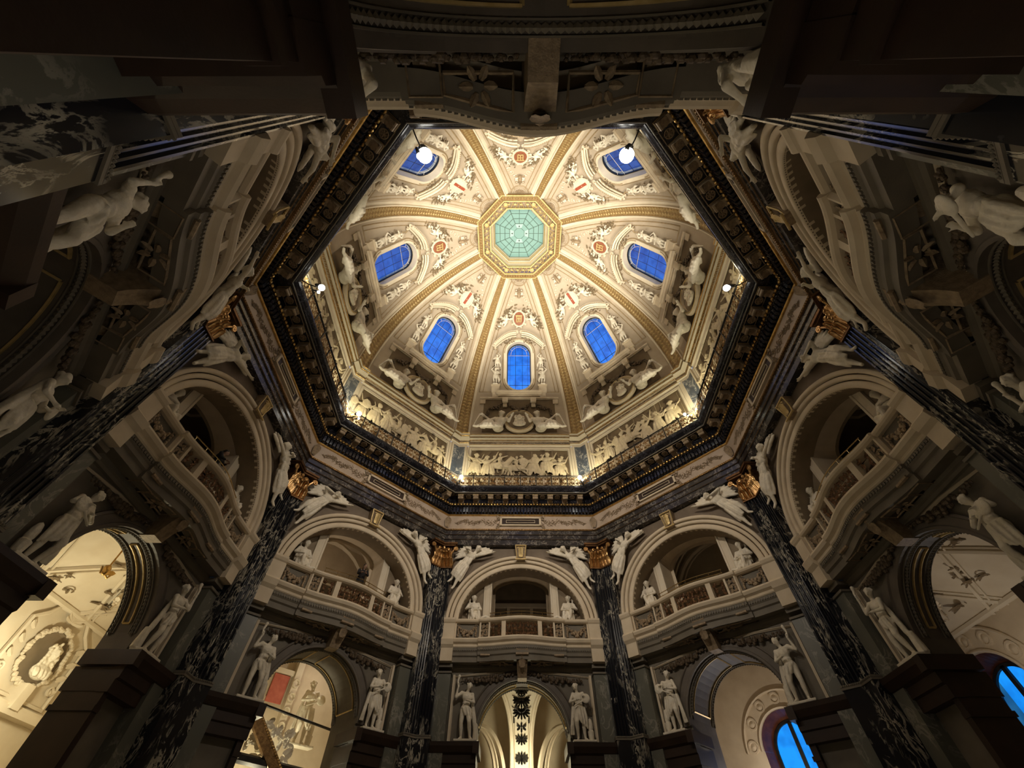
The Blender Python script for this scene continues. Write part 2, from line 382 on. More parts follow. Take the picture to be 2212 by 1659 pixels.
def body(b, J, chub=1., face=(0, -1, 0), hs=1., hair=1):
    g = lambda n: V(J[n]); c = chub * 1.16; hs *= 1.08
    pe, ch, nk, hd = g('pe'), g('ch'), g('nk'), g('hd')
    f = V(face).normalized(); axis = (hd - nk).normalized()
    fx = axis.cross(f).normalized(); f = fx.cross(axis)
    R = Matrix((fx, -f, axis)).transposed()
    b.ell(hd, (.082 * hs, .10 * hs, .125 * hs), R, 12, 8); b.ell(hd + f * .03 * hs - axis * .05 * hs, (.058 * hs, .06 * hs, .07 * hs), R)
    b.caps(hd + f * .10 * hs + axis * .02 * hs, hd + f * .125 * hs - axis * .025 * hs, .013 * hs, .02 * hs, 5)
    b.caps(hd + f * .095 * hs + axis * .035 * hs - fx * .04 * hs, hd + f * .095 * hs + axis * .035 * hs + fx * .04 * hs, .016 * hs, .016 * hs, 5)
    b.caps(hd + f * .088 * hs - axis * .055 * hs - fx * .02 * hs, hd + f * .088 * hs - axis * .055 * hs + fx * .02 * hs, .013 * hs, .013 * hs, 5)
    for sx in (-1, 1): b.ell(hd + fx * .083 * hs * sx, (.012 * hs, .022 * hs, .032 * hs), R, 6, 4)
    if hair:
        rr = random.Random(3)
        for i in range(16):
            a = rr.uniform(0, 2 * pi); t = rr.uniform(.0, 1.3)
            d = (axis * cos(t) + (fx * cos(a) + f * sin(a) * .8 - f * .35) * sin(t)); b.ell(hd + d * .105 * hs, (.036 * hs, .036 * hs, .03 * hs), None, 6, 4)
    b.caps(nk - axis * .06, hd - axis * .04, .052 * c, .048 * c)
    tw = (ch - pe).normalized(); sd = (g('sr') - g('sl')).normalized(); fr = sd.cross(tw)
    Rt = Matrix((sd, -fr, tw)).transposed()
    b.ell(ch, (.165 * c, .115 * c, .17), Rt, 10, 7); b.ell(lerp(pe, ch, .45), (.128 * c, .10 * c, .14), Rt, 10, 6); b.ell(pe, (.155 * c, .115 * c, .115), Rt, 10, 6)
    for sx in (-1, 1): b.ell(ch + fr * -.085 * 1. * -1 * -1 + sd * .07 * sx * c + tw * .04, (.068, .035, .06), Rt, 8, 5)
    for S in 'lr':
        sh, el, ha = g('s' + S), g('e' + S), g('h' + S)
        b.ell(sh, (.066 * c,) * 3); b.caps(ch + tw * .09, sh, .07 * c, .06 * c); b.caps(sh, el, .056 * c, .043 * c); b.caps(el, ha, .045 * c, .028 * c)
        hand(b, ha, (ha - el), (0, 0, 1) if abs((ha - el).normalized().z) < .9 else (1, 0, 0), 1.05)
        hp, kn, an, to = g('p' + S), g('k' + S), g('a' + S), g('t' + S)
        b.caps(hp, kn, .09 * c, .062 * c, 10); b.caps(kn, lerp(kn, an, .4), .06 * c, .062 * c, 10); b.caps(lerp(kn, an, .3), an, .062 * c, .036 * c, 10)
        b.caps(an, to, .04 * c, .03 * c); b.ell(to, (.045, .045, .025), None)
def drape(b, A, C, n, r, seed=0, sag=.0, amp=.03):
    """folds of cloth between two edge curves A and C"""
    rr = random.Random(seed)
    def at(P, t):
        x = t * (len(P) - 1); i = min(int(x), len(P) - 2); return lerp(P[i], P[i + 1], x - i)
    for i in range(n):
        t = i / (n - 1); p, q = at(A, t), at(C, min(1, max(0, t + rr.uniform(-.08, .08))))
        out = V((0, -1, 0)) * (amp if i % 2 else -amp * .4)
        mid = lerp(p, q, .5) + out + V((rr.uniform(-.02, .02), 0, -sag))
        b.tube([p, lerp(p, mid, .5) + out * .4, mid, lerp(mid, q, .5) + out * .6, q], [r * 1.0, r * 1.25, r * 1.4, r * 1.3, r * .7], 6)
def wing(b, root, tips, r=.042, th=.45):
    """feathers fanning from a wing bone to a row of tips"""
    root = V(root); m = len(tips)
    for i, t in enumerate(tips):
        t = V(t); mid = lerp(root, t, .5) + V((0, 0, .04))
        b.tube([root, mid, lerp(mid, t, .6), t], [r * 1.3, r * 1.6, r * 1.5, r * .5], 6, flat=.8)
    b.tube([root] + [lerp(root, t, .45) for t in tips], [r * 1.6] * (m + 1), 6)

def pose_stand1():      # nude hero, one arm raised with a bow, other hand low
    b = B(); J = dict(pe=(0, 0, .95), ch=(.03, -.02, 1.27), nk=(.03, -.01, 1.46), hd=(.09, -.05, 1.62), sl=(-.19, -.01, 1.42), el=(-.40, -.08, 1.28), hl=(-.34, -.12, 1.55),
         sr=(.22, -.02, 1.36), er=(.30, -.14, 1.10), hr=(.12, -.24, 1.12), pl=(-.10, 0, .90), kl=(-.13, -.05, .50), al=(-.10, .02, .09), tl=(-.15, -.14, .03),
         pr=(.09, 0, .89), kr=(.17, -.14, .52), ar=(.22, -.02, .10), tr=(.28, -.14, .03))
    body(b, J, 1.05, (.5, -1, -.1))
    drape(b, [(-.14, -.10, .98), (.16, -.12, .95)], [(-.02, -.12, .72), (.26, -.10, .60)], 6, .03, 2)
    drape(b, [(.2, .03, 1.4), (.3, .03, 1.0)], [(.34, .04, .3), (.42, .05, .25)], 4, .035, 4)
    b.tube([(-.34, -.12, 1.55), (-.37, -.10, 1.78), (-.33, -.08, 1.93)], [.02, .035, .05], 6); b.ell((-.33, -.08, 1.95), (.06, .06, .07))
    b.tube([(.42, .06, .02), (.40, .04, .5)], [.12, .08], 8); b.box(-.34, .5, -.22, .12, -.05, .02)
    return b
def pose_stand2():      # draped player with a round instrument against the chest
    b = B(); J = dict(pe=(0, 0, .95), ch=(-.02, -.02, 1.27), nk=(-.03, -.01, 1.46), hd=(-.09, -.05, 1.62), sl=(-.20, -.01, 1.40), el=(-.34, -.12, 1.14), hl=(-.12, -.26, 1.16),
         sr=(.17, -.02, 1.42), er=(.34, -.12, 1.2), hr=(.20, -.28, 1.24), pl=(-.10, 0, .90), kl=(-.16, -.16, .54), al=(-.12, .04, .12), tl=(-.16, -.1, .04),
         pr=(.10, 0, .90), kr=(.10, -.03, .5), ar=(.12, .02, .09), tr=(.17, -.13, .03))
    body(b, J, 1., (-.4, -1, -.2))
    b.ell((.24, -.28, 1.2), (.17, .05, .16), None, 14, 8); b.caps((.1, -.28, 1.12), (-.2, -.26, .98), .03, .025)
    drape(b, [(-.18, -.04, 1.02), (-.05, -.15, 1.0), (.18, -.06, 1.0)], [(-.22, -.1, .42), (0, -.18, .5), (.24, -.06, .34)], 10, .036, 5)
    drape(b, [(-.2, .04, 1.4), (-.26, .05, 1.0)], [(-.26, .06, .2), (-.38, .05, .2)], 4, .035, 4)
    b.ell((.34, .02, .45), (.10, .09, .24)); b.tube([(.34, 0, .02), (.34, 0, .3)], [.09, .12], 8); b.box(-.34, .5, -.22, .12, -.05, .02)
    return b
def pose_wing(seed):    # winged figure lying against the left haunch of an arch, reaching to the crown
    b = B(); J = dict(pe=(0, -.05, 0), ch=(.22, -.12, .26), nk=(.36, -.14, .40), hd=(.47, -.16, .55), sl=(.17, -.10, .42), el=(.02, -.22, .56), hl=(.14, -.32, .44),
         sr=(.42, -.16, .27), er=(.70, -.20, .30), hr=(.98, -.16, .40), pl=(-.06, -.06, .05), kl=(-.22, -.24, -.30), al=(-.42, -.10, -.60), tl=(-.52, -.16, -.72),
         pr=(.05, -.06, -.07), kr=(-.16, -.16, -.52), ar=(-.30, -.10, -.86), tr=(-.36, -.16, -.97))
    if seed: J['hl'] = (.32, -.34, .40); J['kl'] = (-.30, -.20, -.18); J['al'] = (-.44, -.12, -.52); J['tl'] = (-.56, -.16, -.60)
    body(b, J, .98, (.25 if not seed else -.3, -1, -.15), 1.)
    drape(b, [(-.14, -.12, .10), (.10, -.16, .05), (.16, -.10, -.10)], [(-.46, -.12, -.42), (-.30, -.24, -.60), (-.12, -.10, -.70)], 11, .04, 7 + seed, 0, .05)
    drape(b, [(.05, -.16, .22), (.28, -.2, .12)], [(-.12, -.14, .02), (.12, -.16, -.12)], 5, .032, 9)
    wing(b, (.14, 0, .36), [(.12, .06, .85), (-.02, .05, .84), (-.15, .04, .78), (-.26, .03, .68), (-.34, .02, .55), (-.40, .02, .40), (-.42, .02, .25)])
    wing(b, (.42, .0, .36), [(.62, .05, .72), (.76, .05, .74), (.90, .05, .70), (1.02, .04, .62), (1.06, .03, .52)])
    return b
def pose_lunette(seed):  # seated woman turned to the jamb, scrolling beast at her feet
    b = B(); J = dict(pe=(0, 0, .48), ch=(.02, -.04, .80), nk=(.03, -.03, .98), hd=(.02, -.07, 1.14), sl=(-.16, -.03, .92), el=(-.28, -.12, .68), hl=(-.10, -.26, .62),
         sr=(.20, -.03, .93), er=(.34, -.12, .70), hr=(.16, -.28, .66), pl=(-.09, -.04, .46), kl=(-.22, -.34, .48), al=(-.26, -.30, .10), tl=(-.32, -.40, .04),
         pr=(.09, -.04, .46), kr=(.06, -.38, .52), ar=(-.02, -.32, .12), tr=(-.06, -.44, .05))
    body(b, J, 1., (-.3, -1, -.1))
    drape(b, [(-.2, -.1, .55), (0, -.2, .6), (.18, -.1, .5)], [(-.36, -.34, .12), (-.1, -.44, .16), (.2, -.2, .02)], 10, .042, seed, 0, .05)
    b.ell((.0, .04, .22), (.24, .16, .24)); b.tube([(.1, .06, 0), (.2, .05, .6), (.22, .05, 1.2), (.12, .04, 1.5)], [.06, .05, .04, .02], 6)
    sp = [(-.50 + .22 * (1 - t / 14) * cos(t * .75), -.05, .24 + .22 * (1 - t / 14) * sin(t * .75)) for t in range(14)]
    b.tube(sp[::-1], [.025 + .004 * i for i in range(14)], 6); b.ell((-.62, -.06, .10), (.12, .08, .08))
    for i in range(7): b.leaf((.2, -.02, .3 + .15 * i), (.5, 0, 1), (0, -1, 0), .22, .14, .6)
    b.leaf((-.35, 0, .05), (-1, 0, .3), (0, -1, 0), .3, .16, .5)
    return b
def pose_sit():         # seated on the cornice, leaning an arm on the medallion (to +x), legs to -x
    b = B(); J = dict(pe=(0, 0, .16), ch=(.05, -.03, .48), nk=(.07, -.02, .67), hd=(.08, -.05, .83), sl=(-.12, -.02, .61), el=(-.30, -.1, .46), hl=(-.46, -.16, .60),
         sr=(.27, -.02, .60), er=(.34, -.08, .44), hr=(.42, -.14, .60), pl=(-.08, -.05, .14), kl=(-.32, -.18, .36), al=(-.44, -.14, .06), tl=(-.54, -.18, .03),
         pr=(-.02, -.08, .12), kr=(-.38, -.24, .18), ar=(-.68, -.2, .06), tr=(-.78, -.24, .04))
    body(b, J, 1., (-.35, -1, .05))
    drape(b, [(.0, -.14, .24), (.12, -.16, .12)], [(-.50, -.18, .22), (-.60, -.26, .02)], 7, .045, 3, .02, .04)
    drape(b, [(-.2, -.2, .34), (-.45, -.2, .34)], [(-.14, -.28, .0), (-.55, -.28, .0)], 7, .04, 6, 0, .04)
    b.tube([(-.5, -.16, .56), (-.62, -.15, .70), (-.80, -.12, .20)], [.03, .05, .02], 6)
    return b
def pose_atlas(arm):
    b = B(); J = dict(pe=(0, -.05, .9), ch=(.02, -.08, 1.2), nk=(.02, -.08, 1.38), hd=(.03, -.12, 1.52), sl=(-.17, -.06, 1.34), el=(-.34, -.12, 1.52), hl=(-.12, -.1, 1.78),
         sr=(.19, -.06, 1.32), er=(.36, -.14, 1.12), hr=(.16, -.24, 1.0), pl=(-.09, -.05, .86), kl=(-.13, -.16, .48), al=(-.06, -.02, .10), tl=(-.10, -.14, .04),
         pr=(.09, -.05, .86), kr=(.10, -.08, .46), ar=(.12, 0, .08), tr=(.16, -.12, .03))
    if arm: J['er'] = (.36, -.1, 1.5); J['hr'] = (.16, -.1, 1.75); J['el'] = (-.36, -.12, 1.14); J['hl'] = (-.14, -.24, 1.05)
    body(b, J, 1.08, (.2, -1, -.2), 1.05)
    drape(b, [(-.15, -.12, .98), (.16, -.12, .96)], [(-.22, -.1, .55), (.2, -.12, .62)], 6, .04, 2, 0, .04)
    drape(b, [(.2, 0, 1.2), (.26, 0, .8)], [(.34, 0, .2), (.42, 0, .4)], 4, .04, 4)
    b.box(-.2, .24, -.22, .1, -.06, .02); return b
def pose_putto():
    b = B(); J = dict(pe=(0, 0, .0), ch=(.05, -.06, .28), nk=(.07, -.05, .42), hd=(.10, -.08, .58), sl=(-.10, -.05, .38), el=(-.26, -.12, .26), hl=(-.36, -.16, .42),
         sr=(.22, -.05, .36), er=(.36, -.10, .26), hr=(.52, -.10, .32), pl=(-.08, -.04, -.02), kl=(-.26, -.18, -.08), al=(-.40, -.12, -.30), tl=(-.50, -.16, -.34),
         pr=(.06, -.04, -.04), kr=(-.02, -.16, -.26), ar=(-.14, -.12, -.48), tr=(-.22, -.16, -.54))
    body(b, J, 1.2, (.2, -1, -.1), 1.3)
    wing(b, (-.02, .02, .32), [(-.10, .06, .70), (-.22, .05, .66), (-.32, .05, .56), (-.36, .04, .44)], .03)
    drape(b, [(-.14, -.1, .06), (.14, -.12, .02)], [(-.30, -.1, -.2), (.06, -.1, -.3)], 5, .04, 1, 0, .03)
    return b
def pose_rel(kind):
    b = B(); rr = random.Random(kind)
    if kind < 3:
        up = (.25, .05, -.2)[kind]
        J = dict(pe=(0, 0, .85), ch=(.05 - .1 * kind, -.05, 1.15), nk=(.05 - .12 * kind, -.05, 1.33), hd=(.05 - .14 * kind, -.08, 1.49), sl=(-.15 - .1 * kind, -.04, 1.27), el=(-.38, -.1, 1.2 + up), hl=(-.5, -.14, 1.4 + up * 1.5),
                 sr=(.2 - .1 * kind, -.04, 1.25), er=(.36, -.12, 1.1), hr=(.5, -.16, 1.25), pl=(-.1, -.02, .82), kl=(-.3, -.12, .5), al=(-.34, -.04, .1), tl=(-.44, -.1, .04),
                 pr=(.1, -.02, .82), kr=(.14, -.1, .45), ar=(.26, -.02, .08), tr=(.34, -.1, .04))
        body(b, J, 1.1, ((-1) ** kind, -.7, 0), 1.1)
        drape(b, [(-.2, -.1, 1.0), (0, -.16, 1.0), (.2, -.1, 1.0)], [(-.36, -.05, .35), (0, -.16, .3), (.3, -.05, .35)], 9, .045, kind, 0, .05)
        if kind == 1: b.ell((.52, -.16, 1.1), (.22, .05, .28), None, 12, 6)
        if kind == 2: b.tube([(.5, -.1, .0), (.52, -.12, 2.0)], .025, 6)
    else:   # rearing horse with rider
        b.ell((0, 0, .95), (.48, .2, .24), None, 12, 7); b.caps((-.35, -.02, 1.05), (-.62, -.06, 1.42), .19, .11, 10); b.caps((-.62, -.08, 1.45), (-.86, -.12, 1.28), .10, .06, 8)
        b.ell((.38, 0, .92), (.22, .2, .24)); b.ell((-.58, -.05, 1.58), (.03, .03, .07))
        for p, q, r in (((-.3, -.12, .85), (-.62, -.14, .75), (-.55, -.12, .45)), ((-.3, .05, .85), (-.55, 0, .55), (-.70, 0, .32)), ((.4, -.1, .8), (.30, -.12, .42), (.45, -.1, .04)), ((.42, .08, .8), (.5, .05, .42), (.58, .05, .04))):
            b.caps(p, q, .10, .06, 8); b.caps(q, r, .055, .04, 8)
        b.tube([(.56, 0, 1.0), (.75, 0, .9), (.8, 0, .5)], [.05, .08, .03], 6)
        for i in range(6): b.ell((-.33 - .05 * i, .0, 1.25 + .06 * i), (.05, .06, .08))
        b.ell((.02, -.04, 1.38), (.14, .11, .22)); b.ell((.0, -.06, 1.72), (.09, .1, .12)); b.caps((-.1, -.1, 1.5), (-.4, -.14, 1.6), .05, .03); b.caps((.02, -.2, 1.15), (-.12, -.24, .75), .09, .05)
    return b
def pose_bust():
    b = B(); b.ell((0, 0, .62), (.19, .20, .25), None, 12, 8); b.ell((0, -.14, .5), (.12, .1, .12)); b.caps((0, -.20, .65), (0, -.25, .55), .03, .04)
    b.caps((-.08, -.18, .70), (.08, -.18, .70), .035, .035)
    rr = random.Random(5)
    for i in range(46):
        a = rr.uniform(-1.2, 4.35); r = rr.uniform(.2, .34); b.ell((r * cos(a) * .95, -.02 + rr.uniform(-.06, .06), .60 + r * sin(a)), (.06, .06, .06), None, 6, 4)
    for s_ in (-1, 1):
        for i in range(6): b.ell((s_ * (.25 + .02 * i), -.04, .5 - .1 * i), (.07, .07, .07), None, 6, 4)
    b.caps((0, 0, .2), (0, 0, .5), .12, .1); b.ell((0, 0, .05), (.44, .17, .24), None, 12, 7)
    drape(b, [(-.4, -.1, .1), (.4, -.1, .16)], [(-.3, -.16, -.16), (.36, -.14, -.14)], 9, .045, 8, 0, .04); return b
def pose_person(turn):
    b = B(); J = dict(pe=(0, 0, .93), ch=(0, -.10, 1.24), nk=(0, -.14, 1.42), hd=(.02, -.19, 1.58), sl=(-.19, -.12, 1.38), el=(-.25, -.26, 1.14), hl=(-.14, -.44, 1.12),
         sr=(.19, -.12, 1.38), er=(.25, -.26, 1.14), hr=(.12, -.44, 1.13), pl=(-.1, 0, .9), kl=(-.11, -.03, .5), al=(-.11, .03, .08), tl=(-.12, -.12, .03),
         pr=(.1, 0, .9), kr=(.12, -.05, .5), ar=(.12, .03, .08), tr=(.14, -.12, .03))
    body(b, J, .95, (.3 * turn, -1, .1), 1., hair=0); return b
def pose_coat():
    b = B(); b.ell((0, -.08, 1.26), (.215, .16, .22), None, 12, 8); b.ell((0, -.02, .98), (.20, .16, .24), None, 12, 8); b.tube([(0, 0, 1.1), (0, .0, .62)], [.19, .23], 12)
    for s_ in (-1, 1): b.caps((s_ * .2, -.12, 1.38), (s_ * .26, -.26, 1.13), .085, .065); b.caps((s_ * .26, -.26, 1.13), (s_ * .16, -.40, 1.12), .062, .05)
    return b

S_ = {}
def proto():
    S_['stand1'] = sculpt(pose_stand1(), 'hero', .018, 1.45); S_['stand2'] = sculpt(pose_stand2(), 'player', .018, 1.45)
    S_['wing0'] = sculpt(pose_wing(0), 'wing0', .019, 1.82); S_['wing1'] = sculpt(pose_wing(1), 'wing1', .019, 1.82)
    S_['lun0'] = sculpt(pose_lunette(1), 'lun', .022, 1.55); S_['sit'] = sculpt(pose_sit(), 'sit', .02, 2.8)
    S_['atl0'] = sculpt(pose_atlas(0), 'atl0', .026, 1.12); S_['atl1'] = sculpt(pose_atlas(1), 'atl1', .026, 1.05)
    S_['putto'] = sculpt(pose_putto(), 'putto', .022, 1.0)
    for i in range(4): S_['rel%d' % i] = sculpt(pose_rel(i), 'rel', .032, 1.15)
    S_['bust'] = sculpt(pose_bust(), 'bust', .024, 1.35)
    S_['person'] = sculpt(pose_person(1), 'person_body', .016, 1.0); S_['coat'] = sculpt(pose_coat(), 'coat', .02, 1.0)
proto()

# ------------------------------------------------------------------ the hall: eight bays, each in its own frame (s along the wall, a outwards, z up from eye height)
AU, AL = 13.5, 13.9
def frange(a, b, n): return [a + (b - a) * i / n for i in range(n + 1)]
floor = tag(link('floor', B().add([(31 * sin(pi / 8 + pi / 4 * i), 31 * cos(pi / 8 + pi / 4 * i), 0) for i in range(8)], [tuple(range(8))]).mesh('floor'), FLOORM), kind='structure')

# --- wall bay ---
UP = dict(rx=4.70, rz=4.22, zc=11.5); LO = dict(rx=2.45, rz=2.55, zc=6.05)
wall = thing('wall_front', None, None, 0, kind='structure',
             me=B().archwall(-AU * T8, AU * T8, 9.2, 16.6, AU, **UP, n=36).mesh('upper_wall'), mat=SPAND)
b = B()
for d0, d1, aa in ((.0, -.20, 13.22), (-.25, -.45, 13.30), (-.50, -.80, 13.38)):
    b.arch([(d0 + .0, AU + .1), (d0, aa), (d0 - .03, aa - .04), (d1 + .03, aa - .04), (d1, aa), (d1, AU + .1)], **UP, n=40)
part('archivolt', b, CREAM, wall, True)
b = B()
for d, aa in ((-.225, 13.36), (-.475, 13.44)): b.arch([(d + .03, aa), (d, aa - .03), (d - .03, aa)], **UP, n=40)
for i in range(96):
    t = pi * (i + .5) / 96; b.ell((3.92 * cos(t), 13.40, 11.5 + 3.44 * sin(t)), (.035, .035, .035), None, 5, 4)
part('gilt_moulding', b, DLEAF, wall)
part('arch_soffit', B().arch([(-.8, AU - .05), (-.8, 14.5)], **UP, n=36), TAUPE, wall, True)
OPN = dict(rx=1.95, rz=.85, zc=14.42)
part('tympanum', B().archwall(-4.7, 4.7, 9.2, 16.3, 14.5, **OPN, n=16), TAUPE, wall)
b = B()
fr = [(.52, 14.5), (.52, 14.38), (.40, 14.36), (.38, 14.40), (.12, 14.40), (.10, 14.36), (0, 14.36), (0, 14.5)]
b.arch(fr, **OPN, n=16)
for s_ in (-1, 1):
    vs = [(s_ * (1.95 + dr), a, z) for z in (10.4, 14.42) for dr, a in fr]; n = len(fr)
    b.add(vs, [(i, i + 1, n + i + 1, n + i) for i in range(n - 1)])
part('door_surround', b, IVORY, wall)
b = B().arch([(0, 14.5), (0, 15.7)], **OPN, n=16)
for s_ in (-1, 1): b.quad((s_ * 1.95, 14.5, 10.4), (s_ * 1.95, 15.7, 10.4), (s_ * 1.95, 15.7, 14.42), (s_ * 1.95, 14.5, 14.42))
b.quad((-4.8, 13.4, 10.4), (4.8, 13.4, 10.4), (4.8, 15.7, 10.4), (-4.8, 15.7, 10.4)); b.quad((-3.9, 13.35, 11.0), (3.9, 13.35, 11.0), (4.0, 15.7, 11.0), (-4.0, 15.7, 11.0)); b.quad((-1.9, 12.98, 11.0), (1.9, 12.98, 11.0), (1.9, 13.4, 11.0), (-1.9, 13.4, 11.0))
part('loggia_reveal', b, CREAM, wall)
# keystone
b = B()
for i in range(7):
    t = i / 6; z = 16.42 - 1.08 * t; hw = .40 - .13 * t; a = 13.02 + .12 * sin(t * pi * 1.2) + .1 * t
    b.v += [(-hw, a, z), (hw, a, z), (hw, 13.6, z), (-hw, 13.6, z)]
    if i:
        o = len(b.v) - 8
        b.f += [(o, o + 1, o + 5, o + 4), (o + 1, o + 2, o + 6, o + 5), (o + 3, o, o + 4, o + 7)]
b.f.append((len(b.v) - 4, len(b.v) - 3, len(b.v) - 2, len(b.v) - 1))
ks = part('keystone', b, BRNREL, wall)
b = B()
for s_ in (-1, 1):
    b.tube([(s_ * .37, 13.0, 16.4), (s_ * .30, 13.1, 15.8), (s_ * .25, 13.08, 15.36)], .035, 5)
    b.tube([(s_ * (.12 + .1 * cos(t / 2)), 12.96, 16.12 + .1 * sin(t / 2)) for t in range(12)], .03, 5)
for z in (16.38, 15.36): b.tube([(-.38, 13.0, z), (.38, 13.0, z)], .05, 6)
for i in range(4): b.leaf((0, 13.02, 15.5 + .12 * i), (0, -.1, 1), (0, -1, 0), .36, .3, .5)
part('scroll_relief', b, GOLDP, ks)
# lower wall
part('lower_wall', B().archwall(-AL * T8, AL * T8, -1.6, 9.25, AL, **LO, n=28), LOWST, wall)
b = B().arch([(.52, AL), (.52, 13.78), (.44, 13.74), (.40, 13.80), (.14, 13.80), (.10, 13.76), (.0, 13.76), (0, 13.95)], **LO, n=28)
part('lower_archivolt', b, LOWD, wall)
b = B()
for s_ in (-1, 1):
    b.box(min(s_ * 3.98, s_ * 4.72), max(s_ * 3.98, s_ * 4.72), 13.35, AL, -1.6, 8.75)
part2('side_pilaster', b, GREENM, wall)
b = B()
for s_ in (-1, 1): b.box(min(s_ * 3.94, s_ * 4.76), max(s_ * 3.94, s_ * 4.76), 13.28, AL, 8.75, 8.84); b.box(min(s_ * 3.94, s_ * 4.76), max(s_ * 3.94, s_ * 4.76), 13.30, AL, 9.04, 9.2)
b.sweep([(AL, 8.98), (13.8, 9.0), (13.74, 9.08), (13.66, 9.12), (13.66, 9.25)], -4.0, 4.0)
part('cap_moulding', b, LOWST, wall)
# framed statue field
b = B()
for s_ in (-1, 1):
    b.tube([(s_ * 3.80, 13.86, 5.75), (s_ * 3.80, 13.86, 8.72), (s_ * 2.0, 13.86, 8.92), (s_ * .0, 13.86, 8.92)], .07, 4)
    b.box(min(s_ * 3.88, s_ * 3.76), max(s_ * 3.88, s_ * 3.76), 13.70, 13.9, 5.8, 8.8)
part('panel_frame', b, CREAM, wall)
# impost blocks
for s_ in (-1, 1):
    b = B(); x0, x1 = sorted((s_ * 2.32, s_ * 4.78))
    pr = [(AL, 4.6), (13.5, 4.6), (13.5, 4.95), (13.42, 5.0), (13.42, 5.3), (13.3, 5.38), (13.15, 5.6), (13.12, 5.76), (AL, 5.78)]
    b.sweep(pr, x0, x1, True)
    xo = s_ * 2.12
    b.box(min(s_ * 2.33, s_ * 2.5), max(s_ * 2.33, s_ * 2.5), 13.6, 15.1, 4.62, 5.3); b.box(min(s_ * 2.18, s_ * 2.5), max(s_ * 2.18, s_ * 2.5), 13.12, 15.0, 5.32, 5.77)
    part('impost', b, REDB, wall)
    b = B().box(min(s_ * 2.36, s_ * 2.6), max(s_ * 2.36, s_ * 2.6), 13.6, 15.0, -1.6, 4.65); b.box(min(s_ * 2.30, s_ * 2.6), max(s_ * 2.30, s_ * 2.6), 13.57, 15.03, 4.1, 4.25)
    part('impost_pier', b, REDB, wall)
WALLS = {0: wall}
for k in range(1, 8):
    c = copy_to(wall, k); c.name = 'wall_' + SIDE[k]; WALLS[k] = c
# lower passages, their ends and the rooms behind
def passage(k, aend):
    wl = WALLS[k]
    b = B().arch([(0, AL), (0, aend)], **LO, n=24)
    for s_ in (-1, 1): b.quad((s_ * 2.45, AL, -1.6), (s_ * 2.45, aend, -1.6), (s_ * 2.45, aend, 6.05), (s_ * 2.45, AL, 6.05))
    part('passage_soffit', b, LOWD, wl, False)
    b = B()                                    # framed, guilloche-carved bands on the intrados
    for aa in (AL + .16, aend - .16):
        b.arch([(-.0, aa - .12), (-.05, aa - .12), (-.05, aa - .09), (0, aa - .09)], **LO, n=24, a0=.12, a1=pi - .12)
        b.arch([(-.0, aa + .12), (-.05, aa + .12), (-.05, aa + .09), (0, aa + .09)], **LO, n=24, a0=.12, a1=pi - .12)
        for i in range(56):
            t = .15 + (pi - .3) * i / 55
            for d in (0, pi):
                pass
            c = (2.43 * cos(t), aa, 6.05 + 2.53 * sin(t))
            b.add([(2.40 * cos(t - .024), aa - .075, 6.05 + 2.5 * sin(t - .024)), (2.40 * cos(t + .024), aa - .0, 6.05 + 2.5 * sin(t + .024)), (2.40 * cos(t - .024), aa + .075, 6.05 + 2.5 * sin(t - .024)), (2.40 * cos(t - .07), aa, 6.05 + 2.5 * sin(t - .07)),
                   (2.34 * cos(t - .03), aa, 6.05 + 2.44 * sin(t - .03))], [(0, 1, 4), (1, 2, 4), (2, 3, 4), (3, 0, 4)])
    part('guilloche_band', b, LOWST, wl)
    m = (AL + aend) / 2; h = (aend - AL) / 2 - .42
    if h > .1:
        b = B()
        for t0, t1 in ((.25, pi / 2 - .15), (pi / 2 + .15, pi - .25)):
            for aa in (m - h, m + h): b.arch([(-.0, aa - .03), (-.06, aa - .02), (-.06, aa + .02), (0, aa + .03)], **LO, n=12, a0=t0, a1=t1)
            for t in (t0, t1): b.tube([(2.43 * cos(t), m - h, 6.05 + 2.53 * sin(t)), (2.43 * cos(t), m + h, 6.05 + 2.53 * sin(t))], .04, 4)
        part('soffit_frame', b, GOLDP, wl)
DEPTH = {0: 15.2, 1: 16.3, 7: 16.3, 2: 15.0, 6: 15.0, 3: 15.4, 5: 15.4, 4: 15.2}
for k in range(8): passage(k, DEPTH[k])

